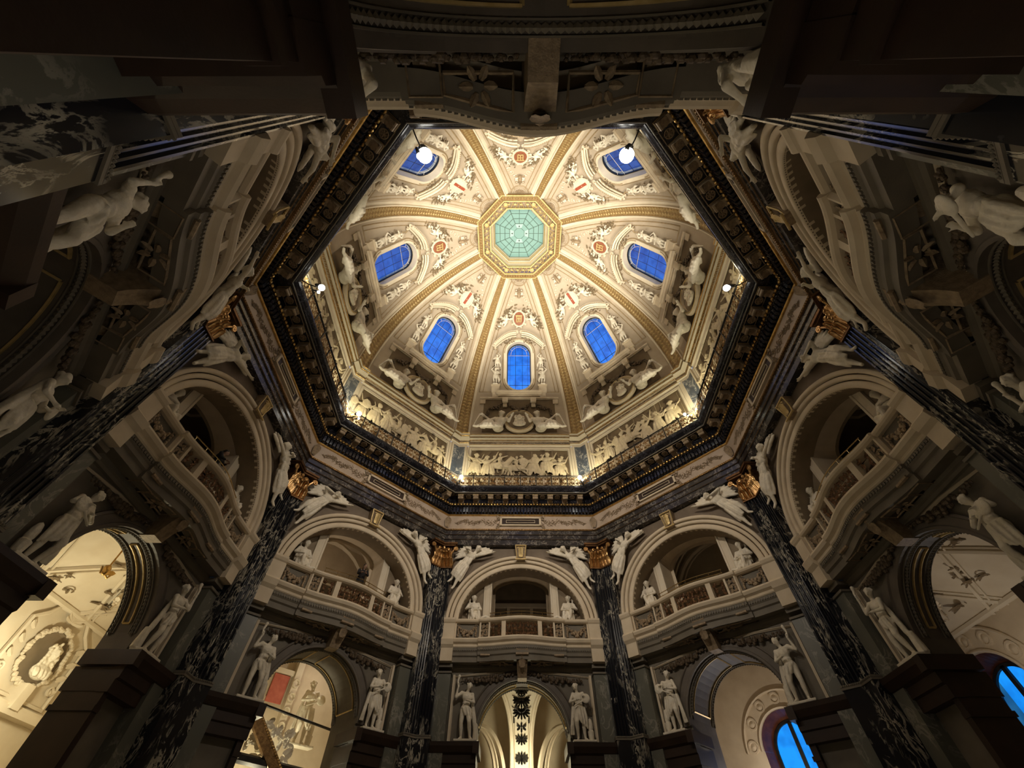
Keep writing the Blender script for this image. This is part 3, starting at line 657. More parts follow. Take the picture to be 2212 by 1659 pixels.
def room(k, aend, far, zt=10.2, vault=True):
    """closed wedge-shaped room beyond the passage"""
    wl = WALLS[k]; a0 = DEPTH[k]
    b = B(); b.archwall(-a0 * T8, a0 * T8, -1.6, zt, a0, **LO, n=24)
    for s_ in (-1, 1): b.quad((s_ * a0 * T8, a0, -1.6), (s_ * far * T8, far, -1.6), (s_ * far * T8, far, zt), (s_ * a0 * T8, a0, zt))
    part('room_wall', b, CREAM, wl)
    b = B(); n = 12; L = far * T8
    VA = lambda x, v, y=0.: (x, a0 + (far - a0) * v - y * sin(v * pi / 2), 8.35 + 2.15 * cos(v * pi / 2) - y * cos(v * pi / 2))
    if k in (2, 6):
        vs = [VA(x, v) for v in frange(0, 1, 14) for x in (-L - 2, L + 2)]; b.add(vs, [(2 * i, 2 * i + 1, 2 * i + 3, 2 * i + 2) for i in range(14)])
    elif vault:
        for x0, x1 in ((-L, L),):
            vs = []
            for i in range(n + 1):
                t = pi * i / n; x = -L * cos(t); z = zt - 3.2 + 3.2 * sin(t); vs += [(x, a0, z), (x, far, z)]
            b.add(vs, [(2 * i, 2 * i + 1, 2 * i + 3, 2 * i + 2) for i in range(n)])
        for aa in frange(a0 + .4, far - .3, 3):
            b.tube([(-L * cos(pi * i / n), aa, zt - 3.2 + 3.15 * sin(pi * i / n)) for i in range(n + 1)], .14, 5)
        for s_ in (-1, 1): b.tube([(s_ * L * cos(pi * i / n), a0 + (far - a0) * i / n, zt - 3.2 + 3.15 * sin(pi * i / n)) for i in range(n + 1)], .12, 5)
    b.quad((-L, a0, zt + .05), (L, a0, zt + .05), (L, far, zt + .05), (-L, far, zt + .05))
    part('room_vault', b, IVORY if k != 4 else LOWD, wl, False)
    if k in (1, 2, 6, 7):
        b = B(); rr = random.Random(40 + k)
        VS = lambda t, a: (-L * cos(t), a, zt - 3.2 + 3.2 * sin(t) - .06)
        if k in (2, 6): VS = lambda t, a: VA(-L * cos(t), (a - a0) / (far - a0), .06)
        for i in range(90):
            t = rr.uniform(.35, pi - .35); aa = rr.uniform(a0 + .3, far - .5); r = rr.uniform(.18, .36)
            p = V(VS(t, aa)); u = (V(VS(t + .05, aa)) - p).normalized(); w_ = V((0, 1, 0)); d = rr.choice((-1, 1))
            b.tube([p + (u * cos(q * .7) + w_ * sin(q * .7) * d) * r * (1 - q / 13) for q in range(12)], .028, 4)
            for j in range(4): an = rr.uniform(0, 6.3); b.leaf(p, u * cos(an) + w_ * sin(an), (0, 0, -1), r * 1.5, r * .6, .2, 3, .03)
        part('vault_ornament', b, SHADE_ORN, wl)
        if k in (2, 6):
            b = B(); vs = [VA(x, v, .05) for v in frange(0, .42, 8) for x in (-L, L)]; b.add(vs, [(2 * i, 2 * i + 1, 2 * i + 3, 2 * i + 2) for i in range(8)]); part('brown_band', b, BRBAND, wl)
            b = B()
            for v in (.12, .16, .30, .42, .46): b.tube([VA(-L, v, .05), VA(L, v, .05)], .06 if v != .42 else .1, 5)
            for x0 in (-8, -4.5, -1, 2.5, 6):
                for d in (-1, 1): b.tube([VA(x0 + (1.75 + d * 2.2 * (v - .5) * 2), v, .05) for v in frange(.5, 1, 8)], .10, 5); b.tube([VA(x0 + .3 + (1.75 + d * 2.2 * (v - .5) * 2), v, .05) for v in frange(.5, 1, 8)], .05, 5)
            b.tube([VA(-L, .98, .1), VA(L, .98, .1)], .12, 6); part('band_moulding', b, IVORY, wl)
            if aend: part('end_wall', B().quad((-L, far, -1.6), (L, far, -1.6), (L, far, 8.5), (-L, far, 8.5)), IVORY, wl)
            return
        b = B(); vs = []
        for i in range(25):
            t = pi * i / 24; vs += [(-L * cos(t), a0 + .02, zt - 3.2 + 3.0 * sin(t) - .05), (-L * cos(t), a0 + 2.1, zt - 3.2 + 3.0 * sin(t) - .05), (-L * cos(t), a0 + 2.1, zt - 3.2 + 3.2 * sin(t))]
        b.add(vs, [(3 * i + j, 3 * i + j + 1, 3 * i + j + 4, 3 * i + j + 3) for i in range(24) for j in range(2)])
        part('brown_band', b, BRBAND, wl)
        b = B()
        for aa in (a0 + .5, a0 + .62, a0 + 1.5, a0 + 2.05): b.tube([(-L * cos(pi * i / 24), aa, zt - 3.25 + 2.98 * sin(pi * i / 24)) for i in range(25)], .06, 5)
        part('band_moulding', b, CREAM, wl)
        b = B()
        for i in range(64):
            t = .2 + (pi - .4) * i / 63; p = V(VS(t, a0 + (far - a0) * i / 63)); b.ell(p, (.09, .09, .07), None, 5, 3); q = V(VS(pi - t, a0 + (far - a0) * i / 63)); b.ell(q, (.09, .09, .07), None, 5, 3)
        part('rib_bead', b, DLEAF, wl)
    if aend: part('end_wall', B().quad((-L, far, -1.6), (L, far, -1.6), (L, far, zt), (-L, far, zt)), CREAM, wl)
room(0, True, 20); room(3, True, 18); room(5, True, 18); room(4, True, 19)
room(7, True, 22, 12.0); room(6, True, 20, 10.6)
def window_wall(k, far, cx, r, zc, zt):
    room(k, False, far, zt); wl = WALLS[k]; L = far * T8
    b = B().archwall(-L, L, -1.6, zt, far, r + .35, r + .35, zc, 20, cx)
    # the sill below the opening is closed
    part('end_wall', b, CREAM, wl)
    b = B().arch([(.35, far), (.35, far - .02), (0, far + .9)], r, r, zc, n=20, cx=cx)
    for s_ in (-1, 1): b.quad((cx + s_ * (r + .35), far, -1.6), (cx + s_ * r, far + .9, -1.6), (cx + s_ * r, far + .9, zc), (cx + s_ * (r + .35), far, zc))
    part('window_reveal', b, REDM, wl)
    b = B()
    for rr in (.5, 1.35): b.arch([(rr, far), (rr, far - .1), (rr - .06, far - .14), (rr - .12, far - .1), (rr - .12, far)], r, r, zc, n=24, cx=cx)
    for i in range(7):
        t = .12 + (pi - .24) * i / 6; b.lathe([(.30, 0), (.30, -.08), (.22, -.08), (.18, -.02), (.1, -.06), (0, -.1)], (cx + (r + .9) * cos(t), far, zc + (r + .9) * sin(t)), 'y', 14)
    part('rosette_arch', b, CREAM, wl)
def arch_window(num, k, far, cx, r, zc):
    wn = thing('window_%d' % num, None, None, k, kind='structure')
    b = B().arch([(.02, far + .86), (.02, far + .74), (-.12, far + .74), (-.12, far + .86)], r, r, zc, n=20, cx=cx, closed=True)
    b.box(cx - .10, cx + .10, far + .74, far + .86, -1.6, zc + r - .05)
    for s_ in (-1, 1): b.box(cx + s_ * (r - .04) - .07, cx + s_ * (r - .04) + .07, far + .74, far + .86, -1.6, zc)
    for z in (3.2, .8): b.box(cx - r, cx + r, far + .75, far + .85, z - .06, z + .06)
    part('window_frame', b, IRON, wn)
    for x0, x1 in ((cx - r + .1, cx - .1), (cx + .1, cx + r - .1)):
        top = [(x, far + .8, zc + sqrt(max(0, (r - .06) ** 2 - (x - cx) ** 2))) for x in frange(x1, x0, 8)]
        part('pane', B().quad((x0, far + .8, 3.26), (x1, far + .8, 3.26), *top), GLASS, wn)
        part('pane', B().quad((x0, far + .8, .86), (x1, far + .8, .86), (x1, far + .8, 3.14), (x0, far + .8, 3.14)), GLASS, wn)
        part('pane', B().quad((x0, far + .8, -1.6), (x1, far + .8, -1.6), (x1, far + .8, .74), (x0, far + .8, .74)), GLASS, wn)
window_wall(1, 22, -.85, 1.3, 6.3, 12.0); arch_window(1, 1, 22, -.85, 1.3, 6.3)
window_wall(2, 20, -7.2, 1.3, 5.9, 10.8); arch_window(2, 2, 20, -7.2, 1.3, 5.9)

# loggias behind the balconies
for k in range(8):
    wl = WALLS[k]; b = B()
    b.archwall(-4.7, 4.7, 9.9, 17.5, 15.7, 1.75, .8, 14.3, 12)
    b.quad((-6.5, 15.7, 10.25), (6.5, 15.7, 10.25), (7.5, 20, 10.25), (-7.5, 20, 10.25)) if k in () else None
    for s_ in (-1, 1): b.quad((s_ * 4.6, 15.7, 10.3), (s_ * 4.6, 20, 10.3), (s_ * 4.6, 20, 17.4), (s_ * 4.6, 15.7, 17.4))
    b.quad((-4.6, 20, 10.3), (4.6, 20, 10.3), (4.6, 20, 17.4), (-4.6, 20, 17.4)); b.quad((-4.6, 15.7, 17.4), (4.6, 15.7, 17.4), (4.6, 20, 17.4), (-4.6, 20, 17.4))
    b.quad((-4.6, 15.6, 10.3), (4.6, 15.6, 10.3), (4.6, 20, 10.3), (-4.6, 20, 10.3))
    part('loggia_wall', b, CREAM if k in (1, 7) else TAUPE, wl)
    b = B()
    if k in (1, 7):
        for i, aa in enumerate((16.4, 17.6, 18.8)): b.tube([(3.4 * cos(t), aa, 13.2 + 3.6 * sin(t)) for t in frange(0, pi, 16)], .16, 5); b.tube([(3.4 * cos(t) + .2, aa + .3, 13.2 + 3.6 * sin(t)) for t in frange(0, pi, 16)], .07, 5)
        for i in range(4): b.tube([(-3 + 2 * i + .5 * cos(t), 19.95, 12.4 + 1.6 * sin(t)) for t in frange(0, pi, 10)], .10, 5)
    else:
        for r0 in (1.3, 2.0): b.tube([(r0 * cos(pi / 4 * i + pi / 8), 17.8 + r0 * sin(pi / 4 * i + pi / 8), 17.36) for i in range(9)], .10, 5)
        for x in (-2.2, -.9, .9, 2.2): b.box(x - .12, x + .12, 19.85, 20, 10.3, 15.4)
        b.box(-4.6, 4.6, 19.8, 20, 15.3, 15.6)
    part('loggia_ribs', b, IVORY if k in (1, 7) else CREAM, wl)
# shell that keeps the dusk out of the masonry
b = B()
for s_ in (0, 1): pass
sh = [(13.4, 16.6), (13.4, 20.3)]

# --- entablature ---
def trimset(k0=0):
    t = thing('trim_1', None, None, 0, kind='structure',
              me=B().sweep([(AU + .1, 16.45), (13.08, 16.45), (13.08, 16.82), (13.03, 16.84), (13.03, 17.16), (12.98, 17.18), (12.98, 17.50), (13.0, 17.5)]).mesh('architrave'), mat=DARKM)
    b = B().sweep([(12.98, 17.50), (12.90, 17.52), (12.88, 17.60), (12.93, 17.62), (13.0, 17.66)])
    b.sweep([(13.07, 16.83), (13.0, 16.86)]); b.sweep([(13.01, 17.17), (12.95, 17.2)])
    for i in range(90):
        s_ = -5.3 + 10.6 * i / 89; b.ell((s_, 12.88, 17.56), (.045, .03, .035), None, 4, 3)
    part('gilt_bead', b, BRONZE, t)
    fz = part('frieze', B().sweep([(13.0, 17.64), (13.0, 18.78)]), PINKM, t)
    b = B(); b.box(-1.36, 1.36, 12.9, 13.02, 17.92, 18.50)
    tb = part('tablet', b, REDB, t)
    b = B()
    for x0, x1, z0, z1 in ((-1.5, 1.5, 18.46, 18.56), (-1.5, 1.5, 17.86, 17.96), (-1.5, -1.36, 17.86, 18.56), (1.36, 1.5, 17.86, 18.56), (-1.05, 1.05, 18.30, 18.33), (-1.05, 1.05, 18.08, 18.11)):
        b.box(x0, x1, 12.84, 13.0, z0, z1)
    for x in (-1.06, 1.03): b.box(x, x + .03, 12.86, 12.95, 18.08, 18.33)
    part('tablet_frame', b, CREAM, tb)
    b = B()
    for s_ in (-1, 1):
        for z0, d in ((18.5, 1), (17.9, -1)):
            b.tube([(s_ * (1.62 + .10 * cos(t / 2)), 12.92, z0 + d * .1 * sin(t / 2)) for t in range(12)], .035, 5)
            b.leaf((s_ * 1.55, 12.98, z0), (s_, 0, d * 1.2), (0, -1, 0), .34, .2, .4)
        rr = random.Random(4)
        x = 1.75
        while x < 4.75:
            r = .24 * (1 - (x - 1.7) / 4.6) + .05; zc = 18.22 + .12 * sin(x * 5)
            b.tube([(s_ * (x + r * (1 - t / 13) * cos(t * .8 + 2)), 12.985, zc + r * (1 - t / 13) * sin(t * .8 + 2)) for t in range(13)], .018, 4)
            for j in range(5):
                an = rr.uniform(0, 2 * pi); ln = rr.uniform(.15, .36)
                b.tube([(s_ * x, 12.99, zc), (s_ * (x + ln * .6 * cos(an)), 12.97, zc + ln * .5 * sin(an)), (s_ * (x + ln * cos(an + .4)), 12.985, zc + ln * sin(an + .4))], [.02, .026, .008], 4)
            x += r * 1.35
        for j in range(7):
            an = -1.2 + .4 * j; b.leaf((s_ * 5.28, 12.93, 17.75), (s_ * -.35 * (j - 3) * .35, 0, 1), (0, -1, 0), .85 - .07 * abs(j - 3), .14, .5)
    part('arabesque', b, BRNREL, fz)
    b = B().sweep([(13.0, 18.74), (12.92, 18.76), (12.88, 18.82), (12.92, 18.87), (12.98, 18.88)])
    pass
    for i in range(46):
        s_ = -5.15 + 10.3 * i / 45; b.ell((s_, 12.60, 19.52), (.10, .07, .10), None, 7, 5); b.caps((s_ + .112, 12.66, 19.44), (s_ + .112, 12.64, 19.60), .015, .03, 4)
    part('egg_moulding', b, GOLD, t)
    b = B().sweep([(12.98, 18.86), (12.92, 18.90), (12.92, 19.36), (12.80, 19.42), (12.72, 19.42), (12.62, 19.62)])
    b.sweep([(12.62, 19.6), (12.62, 19.96), (11.84, 19.97), (11.82, 20.08), (11.74, 20.12), (11.70, 20.16), (11.62, 20.22), (11.56, 20.32), (11.54, 20.40), (11.60, 20.42), (13.6, 20.42)])
    part('corona', b, CORNM, t)
    b = B()
    for i in range(44):
        s_ = -5.16 + 10.32 * i / 43; b.box(s_ - .075, s_ + .075, 12.70, 12.94, 18.92, 19.34)
    tag(part('dentil', b, CORNM, t), kind='stuff')
    part('pale_fillet', B().sweep([(11.84, 19.96), (11.80, 19.95), (11.775, 19.99), (11.80, 20.03)]), LOWST, t)
    # modillions and soffit rosettes, one object each
    b = B(); b.box(-.2, .2, 11.98, 12.64, 19.80, 19.97); b.box(-.17, .17, 12.02, 12.64, 19.66, 19.82)
    b.tube([(-.19, 12.10, 19.70), (.19, 12.10, 19.70)], .09, 8); b.tube([(-.19, 12.55, 19.66), (.19, 12.55, 19.66)], .13, 8)
    b.leaf((0, 12.5, 19.60), (0, -1, .05), (0, 0, -1), .42, .34, .4)
    me = b.mesh('modillion')
    bt = B().tube([(-.21, 11.97, 19.95), (.21, 11.97, 19.95), (.21, 12.62, 19.95), (-.21, 12.62, 19.95)], .022, 4, closed=True).mesh('m')
    br = B(); br.lathe([(.20, 0), (.22, -.05), (.18, -.06), (.15, -.02)], (0, 12.25, 19.965), 'z', 12); br.ell((0, 12.25, 19.95), (.07, .07, .05), None, 7, 4)
    for i in range(7): br.leaf((.05 * cos(.9 * i), 12.25 + .05 * sin(.9 * i), 19.95), (cos(.9 * i), sin(.9 * i), 0), (0, 0, -1), .13, .09, .3, 3)
    mr = br.mesh('r')
    bf = B()
    x, y = .36, .29
    bf.tube([(-x, 12.25 - y, 19.96), (x, 12.25 - y, 19.96), (x, 12.25 + y, 19.96), (-x, 12.25 + y, 19.96)], .03, 4, closed=True); mf = bf.mesh('f')
    for i in range(9):
        o = part('modillion', me, BRNREL, t); o.location.x = -4.48 + 1.12 * i; part('gilt_edge', bt, GOLDP, o)
        if i < 8:
            o = part('rosette', mr, BRNREL, t); o.location.x = -3.92 + 1.12 * i; o2 = part('coffer_frame', mf, BRNREL, o)
    return t
t1 = trimset()
for k in range(1, 8):
    c = copy_to(t1, k); c.name = 'trim_%d' % (k + 1)

# --- gallery balustrade ---
bal = thing('balustrade', None, 'balustrade', 0, (0, 11.66, 20.4))
b = B()
for z, r in ((21.46, .045), (20.50, .03), (21.34, .018)): b.tube([(-11.66 * T8, 11.66, z), (11.66 * T8, 11.66, z)], r, 6)
part('top_rail', b, IRON, bal)
b = B()                                          # one pierced panel, .6 m wide
rr = random.Random(2); W = .60
for s_ in (-1, 1):
    b.tube([(0, 11.66, 20.55), (s_ * .28, 11.66, 20.95), (0, 11.66, 21.33)], .016, 4); b.tube([(s_ * .29, 11.66, 20.52), (s_ * .04, 11.66, 20.93), (s_ * .29, 11.66, 21.33)], .014, 4)
    for zc, r in ((20.72, .10), (21.16, .10)):
        b.tube([(s_ * (.16 + r * (1 - t / 14) * cos(t * .8)), 11.66, zc + r * (1 - t / 14) * sin(t * .8)) for t in range(12)], .014, 4)
        for j in range(3): b.leaf((s_ * .15, 11.67, zc), (cos(j * 2.1 + 1), 0, sin(j * 2.1 + 1)), (0, -1, 0), .14, .09, .2, 3, .015)
b.tube([(.075 * cos(t), 11.66, 20.93 + .075 * sin(t)) for t in frange(0, 2 * pi, 10)][:-1], .016, 4, closed=True)
b.leaf((0, 11.66, 21.0), (0, 0, 1), (0, -1, 0), .2, .12, .2, 3, .015); b.leaf((0, 11.66, 20.86), (0, 0, -1), (0, -1, 0), .2, .12, .2, 3, .015)
mp_ = b.mesh('lattice_panel', (0, 11.66, 20.4))
for i in range(16):
    o = part('lattice_panel', mp_, BRONZE, bal); o.location.x = -4.5 + .6 * i
b = B()
for z in (20.5,):
    b.box(-.03, .03, 11.62, 11.70, 20.4, 21.5); b.ell((0, 11.66, 21.55), (.05, .05, .07), None, 6, 4)
mpost = b.mesh('post', (0, 11.66, 20.4))
for i in range(9):
    o = part('post', mpost, IRON, bal); o.location.x = -4.8 + 1.2 * i
around(bal, 'pierced gilt-iron balustrade on the black cornice edge of the {}', 'gallery balustrades')

# --- floodlights at the gallery corners ---
def floodlight(c, label, dim=False, twin=True, r=.17):
    th = 22.5 + 45 * c; k = c + .5
    f = thing('floodlight', label, 'floodlight', k, (0, 10.8 / C8, 20.45), 'gallery floodlights')
    y0 = 10.8 / C8; b = B(); b.tube([(0, 11.66 / C8, 20.55), (0, 11.2 / C8, 20.35), (0, y0 + .05, 20.35)], .03, 6)
    part('bracket', b, IRON, f)
    for i, (dx, dz, rr_) in enumerate(((0, .1, r), (.16, -.22, r * .45)) if twin else ((0, 0, r),)):
        h = part('lamp_head', B().lathe([(.02, .2), (rr_ * .4, .16), (rr_ * .7, -.02), (rr_ * .7, -.1)], (dx, y0, 20.45 + dz), 'y', 14), HOUSING, f, True)
        part('lens', B().ell((dx, y0 - .12 - rr_ * .4, 20.45 + dz - rr_ * .55), (rr_, rr_, rr_), None, 14, 9), LENSD if (dim and i == 0) else LENS, h)
floodlight(7, 'floodlight left of the bottom centre balustrade, bright twin lamps', r=.15)
floodlight(0, 'floodlight right of the bottom centre balustrade, bright twin lamps', r=.15)
floodlight(6, 'floodlight at the corner between lower left and left-hand balustrades', r=.16)
floodlight(1, 'small greenish floodlight at the corner between lower right and right-hand balustrades', True, r=.10)
floodlight(5, 'floodlight at the leftmost corner of the gallery')
floodlight(2, 'floodlight at the rightmost corner of the gallery')
floodlight(4, 'dazzling floodlight over the upper left dome window', r=.32)
floodlight(3, 'dazzling floodlight over the upper right dome window', r=.32)

# --- drum ---
DA = 13.15
def drum():
    t = thing('trim_9', None, None, 0, kind='structure', me=B().sweep([(DA, 20.42), (DA, 26.0)]).mesh('drum_wall'), mat=CREAM)
    b = B()
    for s_ in (-1, 1):
        x0, x1 = sorted((s_ * 4.42, s_ * 4.62)); b.box(x0, x1, DA - .16, DA, 20.42, 25.9)
        b.add([(s_ * 4.62, DA - .30, 20.42), (s_ * (DA - .30) * T8, DA - .30, 20.42), (s_ * (DA - .30) * T8, DA - .30, 25.95), (s_ * 4.62, DA - .30, 25.95), (s_ * 4.62, DA, 20.42), (s_ * 4.62, DA, 25.95)], [(0, 1, 2, 3), (4, 0, 3, 5)])
    part2('corner_pier', b, IVORY, t)
    b = B()
    for s_ in (-1, 1):
        b.add([(s_ * 4.78, DA - .33, 20.42), (s_ * (DA - .33) * T8, DA - .33, 20.42), (s_ * (DA - .33) * T8, DA - .33, 25.7), (s_ * 4.78, DA - .33, 25.7)], [(0, 1, 2, 3)])
    part2('marble_inlay', b, BLUEM, t)
    # dome-springing cornice, breaking forward over the piers
    def prof(o): return [(DA - o, 25.90), (DA - .06 - o, 25.92), (DA - .10 - o, 26.02), (DA - .18 - o, 26.08), (DA - .18 - o, 26.25), (DA - .12 - o, 26.30), (DA - .12 - o, 26.52), (DA - .24 - o, 26.62),
                         (DA - .42 - o, 26.72), (DA - .42 - o, 26.9), (DA - .50 - o, 26.98), (DA - .52 - o, 27.10), (DA - .2, 27.22), (13.3, 27.24)]
    b = B().sweep(prof(0), -4.5, 4.5)
    for s_ in (-1, 1):
        p = prof(.18); n = len(p)
        b.add([(s_ * 4.45, a, z) for a, z in p] + [(s_ * a * T8, a, z) for a, z in p], [(i, i + 1, n + i + 1, n + i) for i in range(n - 1)] + [tuple(range(n))])
    part('springing_cornice', b, IVORY, t)
    b = B().sweep([(DA - .125, 26.31), (DA - .125, 26.50)], -4.5, 4.5); b.sweep([(DA - .425, 26.73), (DA - .425, 26.80)], -4.5, 4.5)
    for s_ in (-1, 1):
        for q, z0, z1 in ((DA - .31, 26.31, 26.50), (DA - .605, 26.73, 26.80)): b.quad((s_ * 4.44, q, z0), (s_ * q * T8, q, z0), (s_ * q * T8, q, z1), (s_ * 4.44, q, z1))
    part('dark_fascia', b, BLUEM, t)
    b = B()
    for o, x0, x1 in ((0, -4.5, 4.5), (.18, None, None)):
        for a, z, r in ((DA - .19, 26.16, .03), (DA - .44, 26.80, .035), (DA - .12, 26.42, .03), (DA - .53, 27.06, .03)):
            a -= o + .005
            if x0 is not None: b.tube([(x0, a, z), (x1, a, z)], r, 5)
            else:
                for s_ in (-1, 1): b.tube([(s_ * 4.45, a, z), (s_ * a * T8, a, z)], r, 5)
    for i in range(80): b.box(-4.4 + 8.8 * i / 79 - .03, -4.4 + 8.8 * i / 79 + .03, DA - .3, DA - .1, 26.54, 26.62)
    part('gilt_fillet', b, GOLD, t)
    return t
t9 = drum()
for k in range(1, 8):
    c = copy_to(t9, k); c.name = 'trim_%d' % (k + 9)

REL = ['rel0', 'rel1', 'rel2', 'rel3']
for k in range(8):
    r = thing('relief_panel', 'gilded-cream relief of crowded figures behind the balustrade of the ' + PLACE[k], 'relief', k, (0, DA, 20.5), 'drum frieze reliefs')
    if k == 0:
        b = B().box(-4.30, 4.30, DA - .04, DA, 20.45, 25.66); me_bg = b.mesh('x', (0, DA, 20.5))
        b = B()
        for x0, x1, z0, z1 in ((-4.4, 4.4, 25.6, 25.78), (-4.4, 4.4, 20.45, 20.6), (-4.4, -4.22, 20.6, 25.6), (4.22, 4.4, 20.6, 25.6)): b.box(x0, x1, DA - .14, DA, z0, z1)
        b.tube([(-4.18, DA - .1, 20.7), (4.18, DA - .1, 20.7), (4.18, DA - .1, 25.54), (-4.18, DA - .1, 25.54)], .04, 4, closed=True)
        me_fr = b.mesh('x', (0, DA, 20.5))
        b = B(); b.box(-4.2, 4.2, DA - .35, DA, 22.3, 22.45)
        for i in range(9): b.box(-3.9 + i * .95, -3.5 + i * .95, DA - .3, DA, 21.6, 22.35)
        me_gd = b.mesh('x', (0, DA, 20.5))
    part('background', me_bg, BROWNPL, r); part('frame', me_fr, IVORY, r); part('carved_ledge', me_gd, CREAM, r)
    rr = random.Random(11 + k); x = -3.75; i = 0
    while x < 3.85:
        kind = rr.choice([0, 1, 2, 0, 1, 2, 3]) if i not in (3,) else 3
        o = part('figure', S_['rel%d' % kind], RELST, r); sc_ = rr.uniform(1.25, 1.5)
        o.location = (x, -.25, rr.uniform(1.35, 1.75)); o.scale = (rr.choice([-1, 1]) * sc_, .75, sc_); x += 1.05 if kind < 3 else 1.4; i += 1
    for j in range(6):
        o = part('figure', S_['rel%d' % rr.choice([0, 1, 2])], RELST, r); o.location = (-3.6 + j * 1.4 + rr.uniform(-.2, .2), -.08, rr.uniform(2.1, 2.6)); o.scale = (rr.choice([-1, 1]) * 1.05, .5, 1.05)
    for j in range(8):
        o = part('figure', S_['rel%d' % rr.choice([0, 1, 2])], RELST, r); o.location = (-3.6 + j * 1.03, -.3, .5); o.scale = (rr.choice([-1, 1]) * .8, .6, .8)

# ------------------------------------------------------------------ dome
def dz(a):
    f = lambda q: (1 - min(1, max(0, q / 13.02)) ** 1.935) ** (1 / 1.935)
    return 27.2 + 15.107 * f(a) / f(4.1)
NT = 240; _A = []; _L = [0.]
for i in range(NT + 1):
    t = i / NT; a = 13.02 - (13.02 - 4.1) * (t ** 2.2 * .75 + .25 * t); _A.append((a, dz(a)))
for i in range(NT): _L.append(_L[-1] + math.hypot(_A[i + 1][0] - _A[i][0], _A[i + 1][1] - _A[i][1]))
LT = _L[-1]
import bisect
def AZ(L):
    L = min(max(L, 0), LT - 1e-6); i = min(bisect.bisect_right(_L, L) - 1, NT - 1); t = (L - _L[i]) / (_L[i + 1] - _L[i])
    return _A[i][0] + (_A[i + 1][0] - _A[i][0]) * t, _A[i][1] + (_A[i + 1][1] - _A[i][1]) * t
def tang(L):
    a0, z0 = AZ(L - .15 if L > .15 else 0); a1, z1 = AZ(L + .15 if L < LT - .15 else LT); d = math.hypot(a1 - a0, z1 - z0); return (a1 - a0) / d, (z1 - z0) / d
def Lz(z): return next(L for L, (a, zz) in zip(_L, _A) if zz >= z)
def La(a): return next(L for L, (aa, zz) in zip(_L, _A) if aa <= a)
def DM(s, y, L):
    """point on the dome bay: s across, L up the curve, y<0 lifts it off the surface into the room"""
    a, z = AZ(L); ta, tz = tang(L); return (s, a + tz * y, z - ta * y)
def dome_frame(s, L, sc=1., y=0., sx=1):
    ta, tz = tang(L); p = DM(s, y, L)
    X = Vector((1, 0, 0)); Zv = Vector((0, ta, tz)); Y = Zv.cross(X)
    M = Matrix((X, Y, Zv)).transposed().to_4x4(); M.translation = p
    return M @ Matrix.Diagonal((sc * sx, sc, sc, 1))
WL0, WL1, WH = Lz(32.85), Lz(37.85), 1.26
def stad(x, L, grow=0.):
    pass
def gap(L):
    r = WH
    if L <= WL0 or L >= WL1: return 0.
    if L < WL0 + r: return sqrt(max(0, r * r - (WL0 + r - L) ** 2))
    if L > WL1 - r: return sqrt(max(0, r * r - (L - WL1 + r) ** 2))
    return r
Ls = sorted(set([round(x, 4) for x in frange(0, LT, 60)] + [round(WL0 + WH * (1 - cos(t)), 4) for t in frange(0, pi / 2, 8)] + [round(WL1 - WH * (1 - cos(t)), 4) for t in frange(0, pi / 2, 8)]))
b = B()
for sg in (-1, 1):
    vs = []
    for L in Ls:
        a, z = AZ(L); g = gap(L); S = a * T8
        for j in range(5): vs.append((sg * (g + (S - g) * j / 4), a, z))
    b.add(vs, [(i * 5 + j, i * 5 + j + 1, i * 5 + j + 6, i * 5 + j + 5) for i in range(len(Ls) - 1) for j in range(4)])
ceiling = thing('ceiling', None, None, 0, kind='structure')
panel_me = b.mesh('dome_panel', smooth=True)
# opening outline
outl = [(WH, WL0 + WH + 0.0)] + [(WH * cos(t), WL1 - WH + WH * sin(t)) for t in frange(0, pi, 18)] + [(WH * cos(t), WL0 + WH + WH * sin(t)) for t in frange(pi, 2 * pi, 18)][:-1]
def ring(b, prof, base=outl):
    """sweep profile [(grow,y)] round the window outline"""
    n = len(base); m = len(prof); vs = []; cL = (WL0 + WL1) / 2
    for x, L in base:
        cy = min(max(L, WL0 + WH), WL1 - WH); d = Vector((x, L - cy)); d = d.normalized() if d.length > 1e-6 else Vector((1, 0))
        for g, y in prof: vs.append(DM(x + d.x * g, y, L + d.y * g))
    return b.add(vs, [(i * m + j, ((i + 1) % n) * m + j, ((i + 1) % n) * m + j + 1, i * m + j + 1) for i in range(n) for j in range(m - 1)])
reveal_me = ring(B(), [(0, 0), (-.02, .45), (-.10, .95)]).mesh('reveal', smooth=True)
b = ring(B(), [(.34, 0), (.34, -.05), (.30, -.08), (.20, -.04), (.0, -.04), (.0, 0)])
surround_me = b.mesh('surround')
b = ring(B(), [(.36, .0), (.40, -.06), (.46, .0)])
for i in range(len(outl)):
    for f_ in (0, .5):
        x0, l0 = outl[i]; x1, l1 = outl[(i + 1) % len(outl)]; x = x0 + (x1 - x0) * f_; l = l0 + (l1 - l0) * f_
        cy = min(max(l, WL0 + WH), WL1 - WH); d = Vector((x, l - cy)).normalized(); b.ell(DM(x + d.x * .24, -.07, l + d.y * .24), (.06, .06, .06), None, 5, 3)
goldring_me = b.mesh('goldring')
